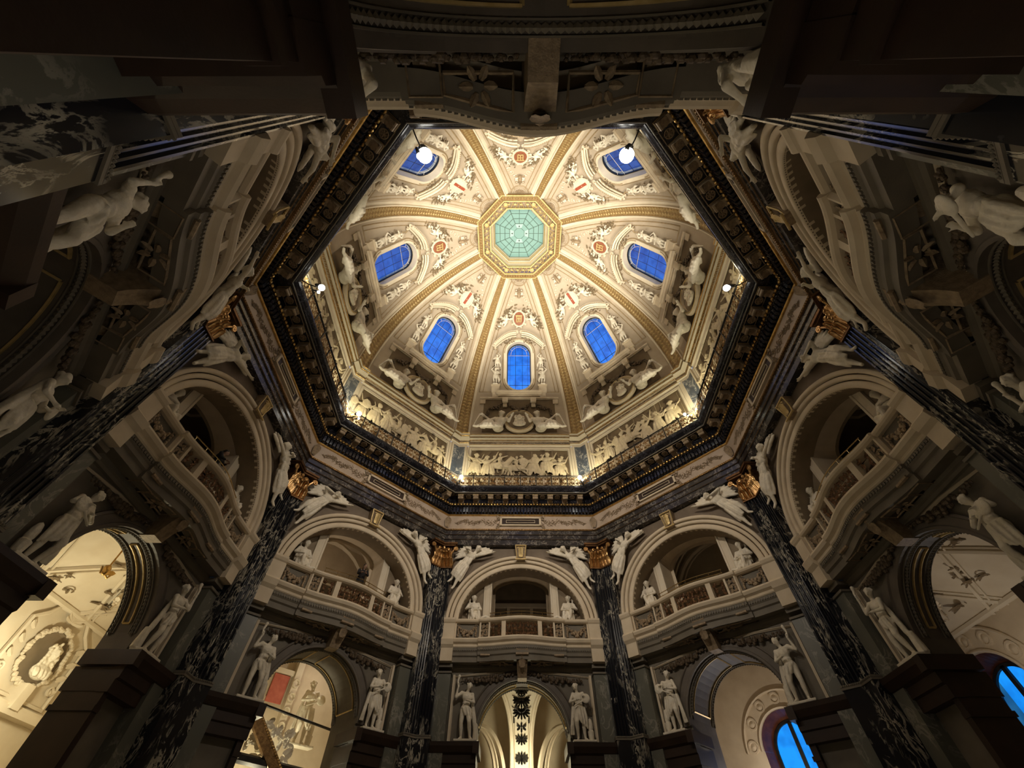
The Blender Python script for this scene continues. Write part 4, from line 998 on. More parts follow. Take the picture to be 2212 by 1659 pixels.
# panel border mouldings
def edge(L, o): return AZ(L)[0] * T8 - o
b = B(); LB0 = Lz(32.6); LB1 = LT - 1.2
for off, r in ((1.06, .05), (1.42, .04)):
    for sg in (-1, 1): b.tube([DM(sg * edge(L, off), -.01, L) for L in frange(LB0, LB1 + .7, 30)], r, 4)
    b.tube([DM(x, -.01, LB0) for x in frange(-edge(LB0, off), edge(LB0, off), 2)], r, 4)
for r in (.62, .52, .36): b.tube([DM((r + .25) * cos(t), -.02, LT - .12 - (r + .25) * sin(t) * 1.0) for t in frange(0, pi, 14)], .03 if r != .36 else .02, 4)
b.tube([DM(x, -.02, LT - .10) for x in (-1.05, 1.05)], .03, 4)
border_me = b.mesh('border')  # border tubes get a dark tone, shade put into their colour
b = B()
for i in range(9):
    t = .25 + (pi - .5) * i / 8; b.leaf(DM(.08 * cos(t), -.02, LT - .16), (cos(t), (AZ(LT - .5)[0] - AZ(LT)[0]) * sin(t) * 2, -.3 * sin(t)), (0, 0, -1), .44, .12, .2, 3, .03)
scallop_me = b.mesh('scallop')
# rib: in its own frame between two bays
b = B(); b2 = B(); b3 = B()
def RB(x, y, L):
    a, z = AZ(L); ta, tz = tang(L); r = a / C8; cr_ = 1 / math.hypot(1 / C8 * ta, tz); tx, tzz = ta / C8 * cr_, tz * cr_
    return (x, r + tzz * y, z - tx * y)
def rw(L): return .62 - .28 * L / LT
n = 60
for X0, X1, y0, B_ in ((-1, 1, -.50, b), ):
    vs = []
    for L in frange(0, LT, n):
        w_ = rw(L); vs += [RB(-w_, .05, L), RB(-w_, -.46, L), RB(w_, -.46, L), RB(w_, .05, L)]
    b.add(vs, [(4 * i + j, 4 * i + j + 1, 4 * i + j + 5, 4 * i + j + 4) for i in range(n) for j in range(3)])
for sg in (-1, 1):
    vs = []
    for L in frange(0, LT, n):
        w_ = rw(L)
        vs += [RB(sg * (w_ - .06), -.40, L), RB(sg * (w_ - .04), -.56, L), RB(sg * (w_ + .05), -.56, L), RB(sg * (w_ + .06), -.36, L), RB(sg * (w_ + .24), -.32, L), RB(sg * (w_ + .26), -.27, L), RB(sg * (w_ + .34), -.22, L), RB(sg * (w_ + .36), .1, L)]
    b2.add(vs, [(8 * i + j, 8 * i + j + 1, 8 * i + j + 9, 8 * i + j + 8) for i in range(n) for j in range(7)])
L = .15
while L < LT - .1:
    w_ = rw(L) - .1; h = w_ * .55
    for sg in (-1, 1):
        c = RB(sg * w_ * .48, -.54, L); p = [RB(sg * w_ * .95, -.47, L + h * .4), RB(sg * w_ * .5, -.47, L + h), RB(0, -.47, L), RB(sg * w_ * .5, -.47, L - h * .9)]
        b3.add(p + [c], [(0, 1, 4), (1, 2, 4), (2, 3, 4), (3, 0, 4)])
    L += h * 1.5
rib_me = b.mesh('rib'); ribe_me = b2.mesh('rib_edge', smooth=False); ribo_me = b3.mesh('rib_ornament')
for k in range(8):
    R = Matrix.Rotation(-pi / 4 * k, 4, 'Z'); R2 = Matrix.Rotation(-pi / 4 * (k + .5), 4, 'Z')
    o = part('dome_panel', panel_me, DOMEF, ceiling); o.matrix_local = R
    for nme, me, mt in (('window_reveal', reveal_me, CREAM), ('window_surround', surround_me, IVORY), ('gilt_ring', goldring_me, BEAD_SHADE), ('border_moulding', border_me, BEAD_SHADE), ('scallop', scallop_me, BRNREL)): part(nme, me, mt, o)
    o = part('dome_rib', rib_me, OCHRE, ceiling); o.matrix_local = R2
    part('rib_edge', ribe_me, IVORY, o); part('rib_ornament', ribo_me, OCHRE2, o)

# dome windows
def pane_poly(x0, x1, l0, l1, y, g=.06):
    lo = lambda x: WL0 + WH - sqrt(max(0, (WH - g) ** 2 - x * x)) if abs(x) < WH - g else 1e9
    hi = lambda x: WL1 - WH + sqrt(max(0, (WH - g) ** 2 - x * x)) if abs(x) < WH - g else -1e9
    bot = []; top = []
    for x in frange(x0, x1, 6):
        x = max(-WH + g + .001, min(WH - g - .001, x)); a_, b_ = max(l0, lo(x)), min(l1, hi(x))
        if b_ > a_ + .01: bot.append((x, a_)); top.append((x, b_))
    if len(bot) < 2: return None
    # one strip of quads so that the pane follows the dome's curve
    bb = B(); n = len(bot); m = 2 if l1 - l0 > .5 else 1
    for (x, a_), (_, b_) in zip(bot, top):
        for j in range(m + 1): bb.v.append(DM(x, y, a_ + (b_ - a_) * j / m))
    for i in range(n - 1):
        for j in range(m): q = i * (m + 1) + j; bb.f.append((q, q + m + 1, q + m + 2, q + 1))
    return bb
rows = [WL0, WL0 + .92] + [WL0 + .92 + (WL1 - 1.25 - WL0 - .92) * j / 3 for j in (1, 2, 3)] + [WL1]
cols = [-WH, -.92, -.36, .36, .92, WH]
panes = []
for j in range(5):
    for i in range(5):
        q = pane_poly(cols[i] + .02, cols[i + 1] - .02, rows[j] + .02, rows[j + 1] - .02, .62)
        if q: panes.append(q.mesh('pane'))
b = B()
ring(b, [(-.10, .70), (-.10, .54), (.0, .54), (.02, .70)])
for x in cols[1:-1]:
    q = sqrt(WH * WH - x * x); b.tube([DM(x, .62, L) for L in frange(WL0 + WH - q, WL1 - WH + q, 12)], .012 if abs(x) > .5 else .018, 4)
for i, L in enumerate(rows[1:-1]):
    g = gap(L); b.tube([DM(x, .62, L) for x in (-g, g)], .035 if i == 0 else .016, 4)
wb_ = B().tube([DM(.86 * cos(t), .56, WL1 - 1.28 + .9 * sin(t)) for t in frange(0, pi, 12)], .016, 4)
for t in (.6, 2.54): wb_.tube([DM(.86 * cos(t), .56, WL1 - 1.28 + .9 * sin(t)), DM(1.15 * cos(t), .56, WL1 - 1.28 + 1.15 * sin(t))], .016, 4)
wb_.tube([DM(x, .56, WL1 - 1.35) for x in (-1.2, 1.2)], .016, 4); wbm = wb_.mesh('pale')
wfr = b.mesh('frame')
for k in range(8):
    wn = thing('window_%d' % (k + 3), None, None, k, kind='structure'); part('window_frame', wfr, IRON, wn); part('pale_bar', wbm, IVORY, wn)
    for me in panes: part('pane', me, GLASS, wn)

# sill cornice, lower field, garlands, brackets
b = B(); LS = Lz(32.25); LF0 = Lz(27.35); LF1 = Lz(31.75)
fieldm = B()
for i in range(12):
    l0 = LF0 + (LF1 - LF0) * i / 12; l1 = LF0 + (LF1 - LF0) * (i + 1) / 12
    fieldm.quad(DM(-3.45, -.04, l0), DM(3.45, -.04, l0), DM(3.45, -.04, l1), DM(-3.45, -.04, l1))
def dbox(bb, x0, x1, l0, l1, y0, y1): return bb.add([DM(x, y, l) for l in (l0, l1) for y in (y0, y1) for x in (x0, x1)], [(0, 2, 3, 1), (4, 5, 7, 6), (0, 1, 5, 4), (2, 6, 7, 3), (0, 4, 6, 2), (1, 3, 7, 5)])
dbox(b, -2.25, 2.25, LS - .05, LS + .12, 0, -.42); dbox(b, -2.2, 2.2, LS + .12, LS + .26, 0, -.5); dbox(b, -2.1, 2.1, LS - .25, LS - .05, 0, -.25)
dbox(b, -3.85, 3.85, LF1 + .05, LF1 + .17, 0, -.22); dbox(b, -3.8, 3.8, LF1 - .05, LF1 + .05, 0, -.12)
for s_ in (-1, 1):
    x0, x1 = sorted((s_ * 3.3, s_ * 3.8)); dbox(b, x0, x1, LF1 - .55, LF1 - .05, 0, -.10)
    x0, x1 = sorted((s_ * 1.95, s_ * 2.75)); dbox(b, x0, x1, LS + .25, LS + .95, 0, -.3); dbox(b, x0 - .06, x1 + .06, LS + .95, LS + 1.1, 0, -.4); dbox(b, x0 + .1, x1 - .1, LS - .35, LS + .25, 0, -.2)
sillm = b
br_ = B()
for s_ in (-1, 1):
    x = s_ * 1.38
    dbox(br_, x - .28, x + .28, LF1 - .45, LF1 + .0, 0, -.45); br_.tube([DM(x - .26, -.36, LF1 - .5), DM(x + .26, -.36, LF1 - .5)], .13, 8); br_.tube([DM(x - .2, -.2, LF1 - .95), DM(x + .2, -.2, LF1 - .95)], .10, 8); dbox(br_, x - .2, x + .2, LF1 - .95, LF1 - .4, 0, -.25)
garl = B(); rr = random.Random(8)
def swag(bb, x0, l0, x1, l1, sag, r, n=18, y=-.14, fn=DM):
    for i in range(n + 1):
        t = i / n; x = x0 + (x1 - x0) * t; l = l0 + (l1 - l0) * t - sag * 4 * t * (1 - t); q = r * (.6 + .8 * sin(pi * t))
        for j in range(3): c = fn(x + rr.uniform(-q, q), y + rr.uniform(-.05, .03), l + rr.uniform(-q, q)); bb.ell(c, (q * .75, q * .6, q * .75), None, 6, 4)
swag(garl, -1.1, LF1 - .55, 1.1, LF1 - .55, .75, .14)
garl2 = B()
for s_ in (-1, 1): swag(garl2, s_ * 1.6, LF1 - .5, s_ * 2.9, LF1 - 1.2, .25, .12, 12); swag(garl2, s_ * 2.9, LF1 - 1.2, s_ * 3.2, LF1 - 2.5, .0, .09, 9)
for k in range(8):
    sl = thing('dome_bay_sill', 'cream sill cornice with brackets and leafy swags under the dome window of the ' + PLACE[k], 'cornice', k, (0, 12.3, 31.7), 'sills under the dome windows')
    if k == 0: sm = [x.mesh('m', (0, 12.3, 31.7)) for x in (fieldm, sillm, *halves(br_), garl, *halves(garl2))]
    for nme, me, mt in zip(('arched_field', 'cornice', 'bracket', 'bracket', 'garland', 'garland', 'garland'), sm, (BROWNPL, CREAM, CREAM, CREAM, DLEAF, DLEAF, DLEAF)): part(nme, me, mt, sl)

# medallion with portrait bust, one per bay
LM = Lz(28.85); pm = DM(0, -.25, LM)
b = B().lathe([(1.36, .2), (1.44, .1), (1.44, -.10), (1.34, -.20), (1.24, -.16), (1.18, -.06), (1.12, -.10), (1.08, 0)], (0, pm[1], pm[2]), 'y', 36, 1, 1.08)
mfr = b.mesh('m', pm); b = B().lathe([(1.10, 0), (0, .02)], (0, pm[1], pm[2]), 'y', 36, 1, 1.08); mbg = b.mesh('m', pm)
b = B().lathe([(1.28, -.18), (1.26, -.22), (1.22, -.18)], (0, pm[1], pm[2]), 'y', 36, 1, 1.08); mgr = b.mesh('m', pm)
who = {0: 'long curled wig', 1: 'bowed head and short beard', 2: 'curled wig', 3: 'curled wig', 4: 'curled wig', 5: 'curled wig', 6: 'curled wig', 7: 'curled wig'}
for k in range(8):
    md = thing('medallion', 'round medallion with a portrait bust standing on the drum cornice of the ' + PLACE[k], 'medallion', k, pm, 'portrait medallions')
    part('moulded_rim', mfr, CREAM, md, True); part('gilt_rim', mgr, GOLDP, md); part('background', mbg, TAUPE, md)
    o = part('portrait_bust', S_['bust'], STATUE, md); o.location = (0, -.08, -.50); o.scale = (1.05 * (-1 if k % 2 else 1), .7, 1.05)
    if k == 1: o.scale = (.85, .7, 1.0)
for k in range(8):
    for sg, sd in ((1, 'left'), (-1, 'right')):
        f = thing('seated_statue', 'white draped figure seated %s of the portrait medallion, %s' % (sd, PLACE[k]), 'statue', k, (-sg * 1.92, 12.45, 27.18), 'seated figures beside the medallions', me=S_['sit'], mat=STATUE)
        f.matrix_world = bayM(k) @ Matrix.Translation((-sg * 1.92, 12.45, 27.18)) @ Matrix.Diagonal((sg, 1, 1, 1))

# atlas figures flanking each window
for k in range(8):
    for sg, sd in ((1, 'left'), (-1, 'right')):
        for up in (0, 1):
            sx = -sg * (2.42 if not up else 2.28); L = LS + 1.12 + 1.85 * up
            f = link('atlas_figure', S_['atl0' if not up else 'atl1'], STATUE)
            f.matrix_world = bayM(k) @ dome_frame(sx, L, 1.02 if not up else .95, -.26, sg)
            tag(f, 'small white %s figure %s the dome window of the %s' % ('upper' if up else 'lower', 'left of' if sd == 'left' else 'right of', PLACE[k]), 'statue', 'figures flanking the dome windows')

# broken pediment with cartouche, putti and finial over each window
PL = WL1 + .25
b = B(); g_ = B()
for s_ in (-1, 1):
    for w_, y, r in ((0, -.40, .12), (.20, -.34, .08), (-.18, -.26, .09), (-.36, -.16, .07)):
        pts = []
        for t in frange(0, 1, 12):
            x = 2.62 - 2.35 * t; l = WL1 - .45 + 1.55 * sin(t * pi * .5) ** 1.0 * (1 - .12 * t) + w_; pts.append(DM(s_ * x, y, l))
        b.tube(pts, r, 5)
    for t in frange(.05, .95, 14):
        x = 2.62 - 2.35 * t; l = WL1 - .45 + 1.55 * sin(t * pi * .5) * (1 - .12 * t) + .1; g_.ell(DM(s_ * x, -.50, l), (.055, .05, .055), None, 5, 4)
    b.tube([DM(s_ * x, -.24, l) for x, l in ((2.62, WL1 - .3), (2.75, WL1 - .5), (2.45, WL1 - .66), (2.45, WL1 - .95))], .10, 5)
    b.tube([DM(s_ * (.24 + .2 * (1 - t / 16) * cos(t * .7)), -.32, WL1 + 1.0 + .2 * (1 - t / 16) * sin(t * .7)) for t in range(15)], .05, 5)
    g_.tube([DM(s_ * x, -.18, l) for x, l in ((2.35, WL1 - .8), (2.2, WL1 - 1.1), (2.35, WL1 - 1.4), (2.15, WL1 - 1.6))], [.08, .06, .05, .02], 5)
    for j in range(5): b.leaf(DM(s_ * (.45 + .38 * j), -.1, WL1 + .55 - .13 * j), (s_ * .6, 0, -.6), (0, -1, 0), .34, .22, .3)
pt_ = B()  # dark tubes and leaves painting shade round the pediment and flanking figures
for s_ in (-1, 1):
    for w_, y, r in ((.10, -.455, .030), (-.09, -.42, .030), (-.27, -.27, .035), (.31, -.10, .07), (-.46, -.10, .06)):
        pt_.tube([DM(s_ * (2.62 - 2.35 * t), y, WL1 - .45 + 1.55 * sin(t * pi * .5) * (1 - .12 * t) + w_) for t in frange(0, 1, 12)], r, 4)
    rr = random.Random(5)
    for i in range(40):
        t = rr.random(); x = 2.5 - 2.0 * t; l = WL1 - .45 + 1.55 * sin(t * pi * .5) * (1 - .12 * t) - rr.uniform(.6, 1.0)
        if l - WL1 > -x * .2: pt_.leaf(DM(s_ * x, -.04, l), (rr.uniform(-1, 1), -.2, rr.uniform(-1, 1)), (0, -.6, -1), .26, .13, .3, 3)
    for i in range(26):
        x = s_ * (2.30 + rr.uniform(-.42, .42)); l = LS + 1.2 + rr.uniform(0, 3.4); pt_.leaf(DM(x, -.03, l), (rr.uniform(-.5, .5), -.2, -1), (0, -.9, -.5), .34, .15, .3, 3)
ped_me, pedg_me = b.mesh('pediment'), g_.mesh('gilt'); pedp_me = [x.mesh('painted_shade') for x in halves(pt_)]
LC = La(7.85); b = B(); cx_ = B()
pts = [(.56 * cos(t), .78 * sin(t)) for t in frange(0, 2 * pi, 20)[:-1]]
sh_ = B().add([DM(x, -.26, LC + l) for x, l in pts] + [DM(0, -.36, LC)], [(i, (i + 1) % 20, 20) for i in range(20)])
b.tube([DM(x * 1.12, -.26, LC + l * 1.1) for x, l in pts], .09, 6, closed=True)
for i in range(10):
    t = 2 * pi * i / 10; b.tube([DM((.66 + .13 * cos(q)) * cos(t), -.28, LC + (.9 + .13 * sin(q)) * sin(t)) for q in frange(0, 5, 8)], .05, 5)
    b.leaf(DM(.66 * cos(t), -.1, LC + .88 * sin(t)), (cos(t), 0, sin(t)), (0, -.4, -1), .34, .24, .4)
gl = B()                                         # emblem of the plain shields: two uprights under a lintel and a crown bar
for x in (-.2, 0, .2): gl.box(x - .045, x + .045, -.02, .02, -.35, .25)
gl.box(-.32, .32, -.02, .02, .22, .32); gl.box(-.22, .22, -.02, .02, -.05, .02); gl.tube([(.2 * cos(t), 0, -.42 + .1 * sin(t)) for t in frange(0, pi, 6)], .03, 4)
gl.map(lambda x, y, z: DM(x * 1.1, -.37 + y, LC + z * 1.1))
stp = B()
for i in range(6):
    l = -.6 + .24 * i; x0 = -.42; stp.add([DM(-.13, -.35, LC + l), DM(.13, -.35, LC + l), DM(.13, -.36, LC + l + .24), DM(-.13, -.36, LC + l + .24)], [(0, 1, 2, 3)])
fin = B(); LFN = La(5.75)
for s_ in (-1, 1):
    fin.tube([DM(s_ * (.16 + .18 * (1 - t / 14) * cos(t * .7)), -.2, LFN + .18 * (1 - t / 14) * sin(t * .7)) for t in range(13)], .045, 5)
    for j in range(3): fin.leaf(DM(s_ * .05, -.08, LFN - .1 + .12 * j), (s_ * (1.1 - .35 * j), -.3, .2), (0, -.5, -1), .42, .2, .4)
    for q in range(3):                            # thin tendrils either side
        x0 = s_ * (.45 + .3 * q); fin.tube([DM(x0 + s_ * .22 * (1 - t / 12) * cos(t * .7 + 1), -.05, LFN - .25 - .42 * q + .24 * (1 - t / 12) * sin(t * .7 + 1)) for t in range(11)], .022, 4)
        fin.leaf(DM(x0, -.05, LFN - .3 - .42 * q), (s_, 0, -.4), (0, -.5, -1), .2, .1, .3)
fin2 = B(); fin2.tube([DM(0, -.2, LFN - .45), DM(0, -.25, LFN), DM(0, -.2, LFN + .3), DM(0, -.1, LFN + .72)], [.12, .2, .14, .02], 6)
for s_ in (-1, 1):
    for q in (-.3, .05, .35): fin2.leaf(DM(s_ * .1, -.14, LFN + q), (s_, -.2, .5), (0, -.4, -1), .40, .2, .5)
for s_ in (-1, 1): fin2.leaf(DM(0, -.1, LFN + .05), (s_ * .7, -.4, .2), (0, -.5, -1), .5, .18, .4)
for z in (.15, .32): fin2.ell(DM(0, -.2, LFN + z), (.14, .1, .08), None, 6, 4)
fol = B(); shd = B(); rr = random.Random(21)  # shd: dark leaves that paint deep shade behind the cream foliage
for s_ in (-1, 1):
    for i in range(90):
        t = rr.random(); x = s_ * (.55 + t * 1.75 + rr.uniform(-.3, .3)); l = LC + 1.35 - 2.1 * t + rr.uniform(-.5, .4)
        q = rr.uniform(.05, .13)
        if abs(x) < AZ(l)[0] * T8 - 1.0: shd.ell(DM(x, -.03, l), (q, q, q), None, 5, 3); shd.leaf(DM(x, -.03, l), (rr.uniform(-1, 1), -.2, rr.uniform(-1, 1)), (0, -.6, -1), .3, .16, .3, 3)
    for i in range(40):
        t = rr.random(); x = s_ * (.8 + t * 1.2 + rr.uniform(-.2, .2)); l = LC + .95 - 1.7 * t + rr.uniform(-.28, .28)
        if rr.random() < .6: fol.ell(DM(x, -.1, l), (rr.uniform(.06, .13),) * 3, None, 6, 4)
        else: fol.leaf(DM(x, -.06, l), (rr.uniform(-1, 1), -.2, rr.uniform(-1, 1)), (0, -.6, -1), .34, .2, .4)
car = [x.mesh('m') for x in (sh_, b, gl, stp, fin, fin2, fol, shd)]
for k in range(8):
    red = k in (1, 7, 3, 5)
    pd = link('window_pediment', ped_me, IVORY); pd.matrix_world = bayM(k); pd['_p'] = (0, 0, 0)
    tag(pd, 'broken curved pediment with gilt beads and scrolls over the dome window, ' + PLACE[k], 'pediment', 'window pediments'); part('gilt_bead', pedg_me, BEAD_SHADE, pd); [part('painted_shade_relief', x, SHADE_ORN, pd) for x in pedp_me]
    ca = link('cartouche', car[1], IVORY); ca.matrix_world = bayM(k); ca['_p'] = (0, 0, 0)
    tag(ca, ('oval striped shield' if red else 'oval red-brown shield') + ' in scrolled frame, dome panel, ' + PLACE[k], 'cartouche', 'shield cartouches')
    part('shield', car[0], IVORY if red else SHIELDB, ca)
    if red: tag(part('red_stripe', car[3], SHIELDR, ca), 'red band across a pale shield')
    else: part('gilt_emblem', car[2], GOLDP, ca)
    for hi_, sd in ((0, 'left'), (1, 'right')):
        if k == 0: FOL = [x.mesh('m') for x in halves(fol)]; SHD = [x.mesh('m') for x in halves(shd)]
        fo = link('leaf_cluster', FOL[hi_], STATUE); fo.matrix_world = bayM(k); fo['_p'] = (0, 0, 0); tag(part('painted_shade_leaf', SHD[hi_], SHADE_ORN, fo), kind='stuff')
        tag(fo, 'cream stucco leaf cluster %s of the shield, %s' % (sd, PLACE[k]), 'stucco ornament', 'leaf clusters')
    fi = link('finial', car[4], STATUE); fi.matrix_world = bayM(k); fi['_p'] = (0, 0, 0)
    tag(fi, 'scrolled leafy finial near the lantern ring, above the shield of the ' + PLACE[k], 'stucco ornament', 'finials'); part('gilt_core', car[5], BRNREL, fi)
    for sg, sd in ((1, 'left'), (-1, 'right')):
        f = link('putto', S_['putto'], STATUE); f.matrix_world = bayM(k) @ dome_frame(-sg * 1.38, LC - .35, 1.0, -.22, sg)
        tag(f, 'white winged cherub sitting on the pediment %s of the shield, %s' % (sd, PLACE[k]), 'statue', 'cherubs beside the shields')

# --- lantern ring and skylight ---
lr = thing('lantern_ring', 'golden octagonal ring of pierced leafy lattice around the teal skylight', 'ring', 0, (0, 0, 42.3))
ZR = dz(4.1)
def pt(a, z, u=0, ang=0): return (u, a, z)
def ringsec(prof, k):
    bb = B().sweep(prof); R = Matrix.Rotation(-pi / 4 * k, 3, 'Z'); bb.v = [tuple(R @ Vector(v)) for v in bb.v]; return bb
def ring8(prof):
    bb = B()
    for k in range(8): bb.merge(ringsec(prof, k))
    return bb
part('outer_band', ring8([(4.14, ZR + .1), (4.14, ZR - .42), (3.62, ZR - .42), (3.62, ZR + .0)]), OCHRE, lr)
b = ring8([(4.16, ZR - .36), (4.12, ZR - .5), (4.04, ZR - .5), (4.02, ZR - .42)])
b.merge(ring8([(3.66, ZR - .42), (3.64, ZR - .54), (3.54, ZR - .54), (3.50, ZR - .3)])); b.merge(ring8([(2.98, ZR - .3), (2.94, ZR - .42), (2.84, ZR - .42), (2.82, ZR - .1)]))
part('gilt_moulding', b, GOLDP, lr)
b = B()
for k in range(8):
    R = Matrix.Rotation(-pi / 4 * k, 3, 'Z'); q = B()
    for i in range(12):
        x = -1.45 + 2.9 * i / 11; q.add([(x - .1, 4.0, ZR - .43), (x, 3.72, ZR - .43), (x + .1, 4.0, ZR - .43), (x, 3.86, ZR - .52)], [(0, 1, 3), (1, 2, 3), (2, 0, 3)])
    q.v = [tuple(R @ Vector(v)) for v in q.v]; b.merge(q)
part('outer_ornament', b, OCHRE2, lr)
part('lattice_ground', ring8([(3.52, ZR - .12), (2.92, ZR - .12)]), BRNREL, lr)
b = B(); b0 = B()
for s_ in (-1, 1):
    for x in (.28, .72, 1.12): b0.tube([(s_ * (x - .2), 3.50, ZR - .32), (s_ * (x + .12), 2.96, ZR - .32)], .035, 4)
b0.tube([(.0, 3.5, ZR - .32), (0, 2.96, ZR - .32)], .03, 4)
for i in range(4): b0.leaf((-.9 + .6 * i, 3.25, ZR - .3), (1, 0, 0), (0, 0, -1), .3, .16, .2, 3, .03)
mlat = b0.mesh('lattice', (0, 0, 42.3))
brs = B(); R8 = tan(pi / 8)
brs.lathe([(.22, 0), (.2, -.08), (.1, -.12), (0, -.1)], (3.24 * R8, 3.24, ZR - .3), 'z', 8)
for i in range(8): brs.leaf((3.24 * R8, 3.24, ZR - .34), (cos(i * .785), sin(i * .785), 0), (0, 0, -1), .26, .12, .3, 3, .03)
mros = brs.mesh('rosette', (0, 0, 42.3))
for k in range(8):
    o = part('lattice_panel', mlat, GOLDP, lr); o.matrix_local = Matrix.Rotation(-pi / 4 * k, 4, 'Z')
    o = part('corner_rosette', mros, GOLDP, lr); o.matrix_local = Matrix.Rotation(-pi / 4 * k, 4, 'Z')
sk = thing('skylight', 'octagonal teal glass skylight in the centre of the dome', 'skylight', 0, (0, 0, 43.9))
ZG = 43.75; RG = 2.45
part('cream_curb', ring8([(2.86, ZR - .2), (2.80, 42.6), (2.74, 42.75), (2.62, 42.9), (2.62, 43.2), (2.52, 43.35), (2.48, 43.5), (2.48, ZG + .3)]), IVORY, sk)
b = ring8([(2.76, 42.70), (2.71, 42.74), (2.70, 42.82)]); b.merge(ring8([(2.6, 43.16), (2.55, 43.2), (2.52, 43.3)]))
part('gilt_fillet', b, GOLDP, sk)
R4 = [.52, .98, 1.48, 1.98, 2.47]
bars = B()
def gp(a, u, k):
    th = -pi / 4 * k; x, y = u, a; return (x * cos(th) - y * sin(th), x * sin(th) + y * cos(th), ZG)
for k in range(8):
    for i, r in enumerate(R4): bars.tube([gp(r, -r * T8, k), gp(r, r * T8, k)], .03 if i else .02, 4)
    bars.tube([gp(.98, -.98 * T8, k), gp(2.47, -2.47 * T8, k)], .03, 4)
    bars.tube([gp(.98, 0, k), gp(2.47, 0, k)], .022, 4)
part('glazing_bar', bars.map(lambda x, y, z: (x, y, z - .03)), stone('grey_green_bars', (.10, .16, .14), (.13, .2, .17), 5, .5, bump=0), sk)
part('pane', B().add([gp(.52, -.52 * T8, k) for k in range(8)], [tuple(range(8))]), SKYG, sk)
for k in range(8):
    for i in range(4):
        r0, r1 = R4[i], R4[i + 1]
        if i == 0:
            bb = B().quad(gp(r0, -r0 * T8, k), gp(r0, r0 * T8, k), gp(r1, r1 * T8, k), gp(r1, -r1 * T8, k)); part('pane', bb, SKYG2 if k % 2 == 0 else SKYG, sk)
        else:
            for h in (0, 1):
                x = (-T8, 0) if h == 0 else (0, T8)
                part('pane', B().quad(gp(r0, r0 * x[0], k), gp(r0, r0 * x[1], k), gp(r1, r1 * x[1], k), gp(r1, r1 * x[0], k)), SKYG, sk)
    if k % 2 == 0:
        bb = B().add([gp(.66, -.07, k), gp(.66, .07, k), gp(.86, 0, k)], [(0, 1, 2)]).map(lambda x, y, z: (x, y, z - .05)); part('vent', bb, IRON, sk)
part('drum_lid', B().quad((-4, -4, 44.3), (4, -4, 44.3), (4, 4, 44.3), (-4, 4, 44.3)), IVORY, sk)

# ------------------------------------------------------------------ corner pilasters
def refl(s, a):
    r = math.hypot(s, a); t = atan2(s, a); return r * sin(pi / 4 - t), r * cos(pi / 4 - t)
S0, AF = 4.66, 12.95
def outline(g=0., flutes=True):
    pts = [(S0 - g, 13.95), (S0 - g, AF - g)]; F = (AF - g) * T8
    if flutes:
        nf = 4; w_ = (F - S0 - .06) / nf
        for i in range(nf):
            x0 = S0 + .04 + i * w_
            for t in frange(0, pi, 4): pts.append((x0 + w_ * .5 - w_ * .36 * cos(t), AF + .085 * sin(t)))
    pts.append((F, AF - g))
    return pts + [refl(*p) for p in pts[-2::-1]]
def extr(bb, pts, z0, z1, cap=True):
    n = len(pts); bb.add([(x, y, z0) for x, y in pts] + [(x, y, z1) for x, y in pts], [(i, i + 1, n + i + 1, n + i) for i in range(n - 1)])
    if cap: bb.f += [tuple(range(len(bb.v) - 2 * n, len(bb.v) - n))[::-1], tuple(range(len(bb.v) - n, len(bb.v)))]
    return bb
PP = (5.36, 13.0, -1.6)
pil = thing('corner_pilaster', None, 'pilaster', 0, PP)
part('shaft', extr(B(), outline(), 5.95, 14.68), BLACKM, pil)
part('lower_shaft', extr(B(), outline(.03, False), -.6, 5.80), BLACKM, pil)
b = B()
for z in (5.80, 5.88): extr(b, outline(.07, False), z, z + .07)
for h in (0, 1):
    for i in range(10):
        s_ = S0 + .03 + i * .072; p = (s_, AF - .08); p = refl(*p) if h else p; b.ell((p[0], p[1], 5.92), (.03, .03, .03), None, 5, 4)
tag(part('astragal', b, LOWST, pil), None)
part('base', extr(extr(B(), outline(.14, False), -1.6, -.9), outline(.08, False), -.9, -.6), REDB, pil)
cap = extr(B(), outline(-.10, False), 14.68, 16.2)
for z0, z1, g in ((14.66, 14.74, .05), (16.2, 16.3, .18), (16.3, 16.42, .26)): extr(cap, outline(g, False), z0, z1)
cp_ = part('capital', cap, COPD, pil)
lv = B()
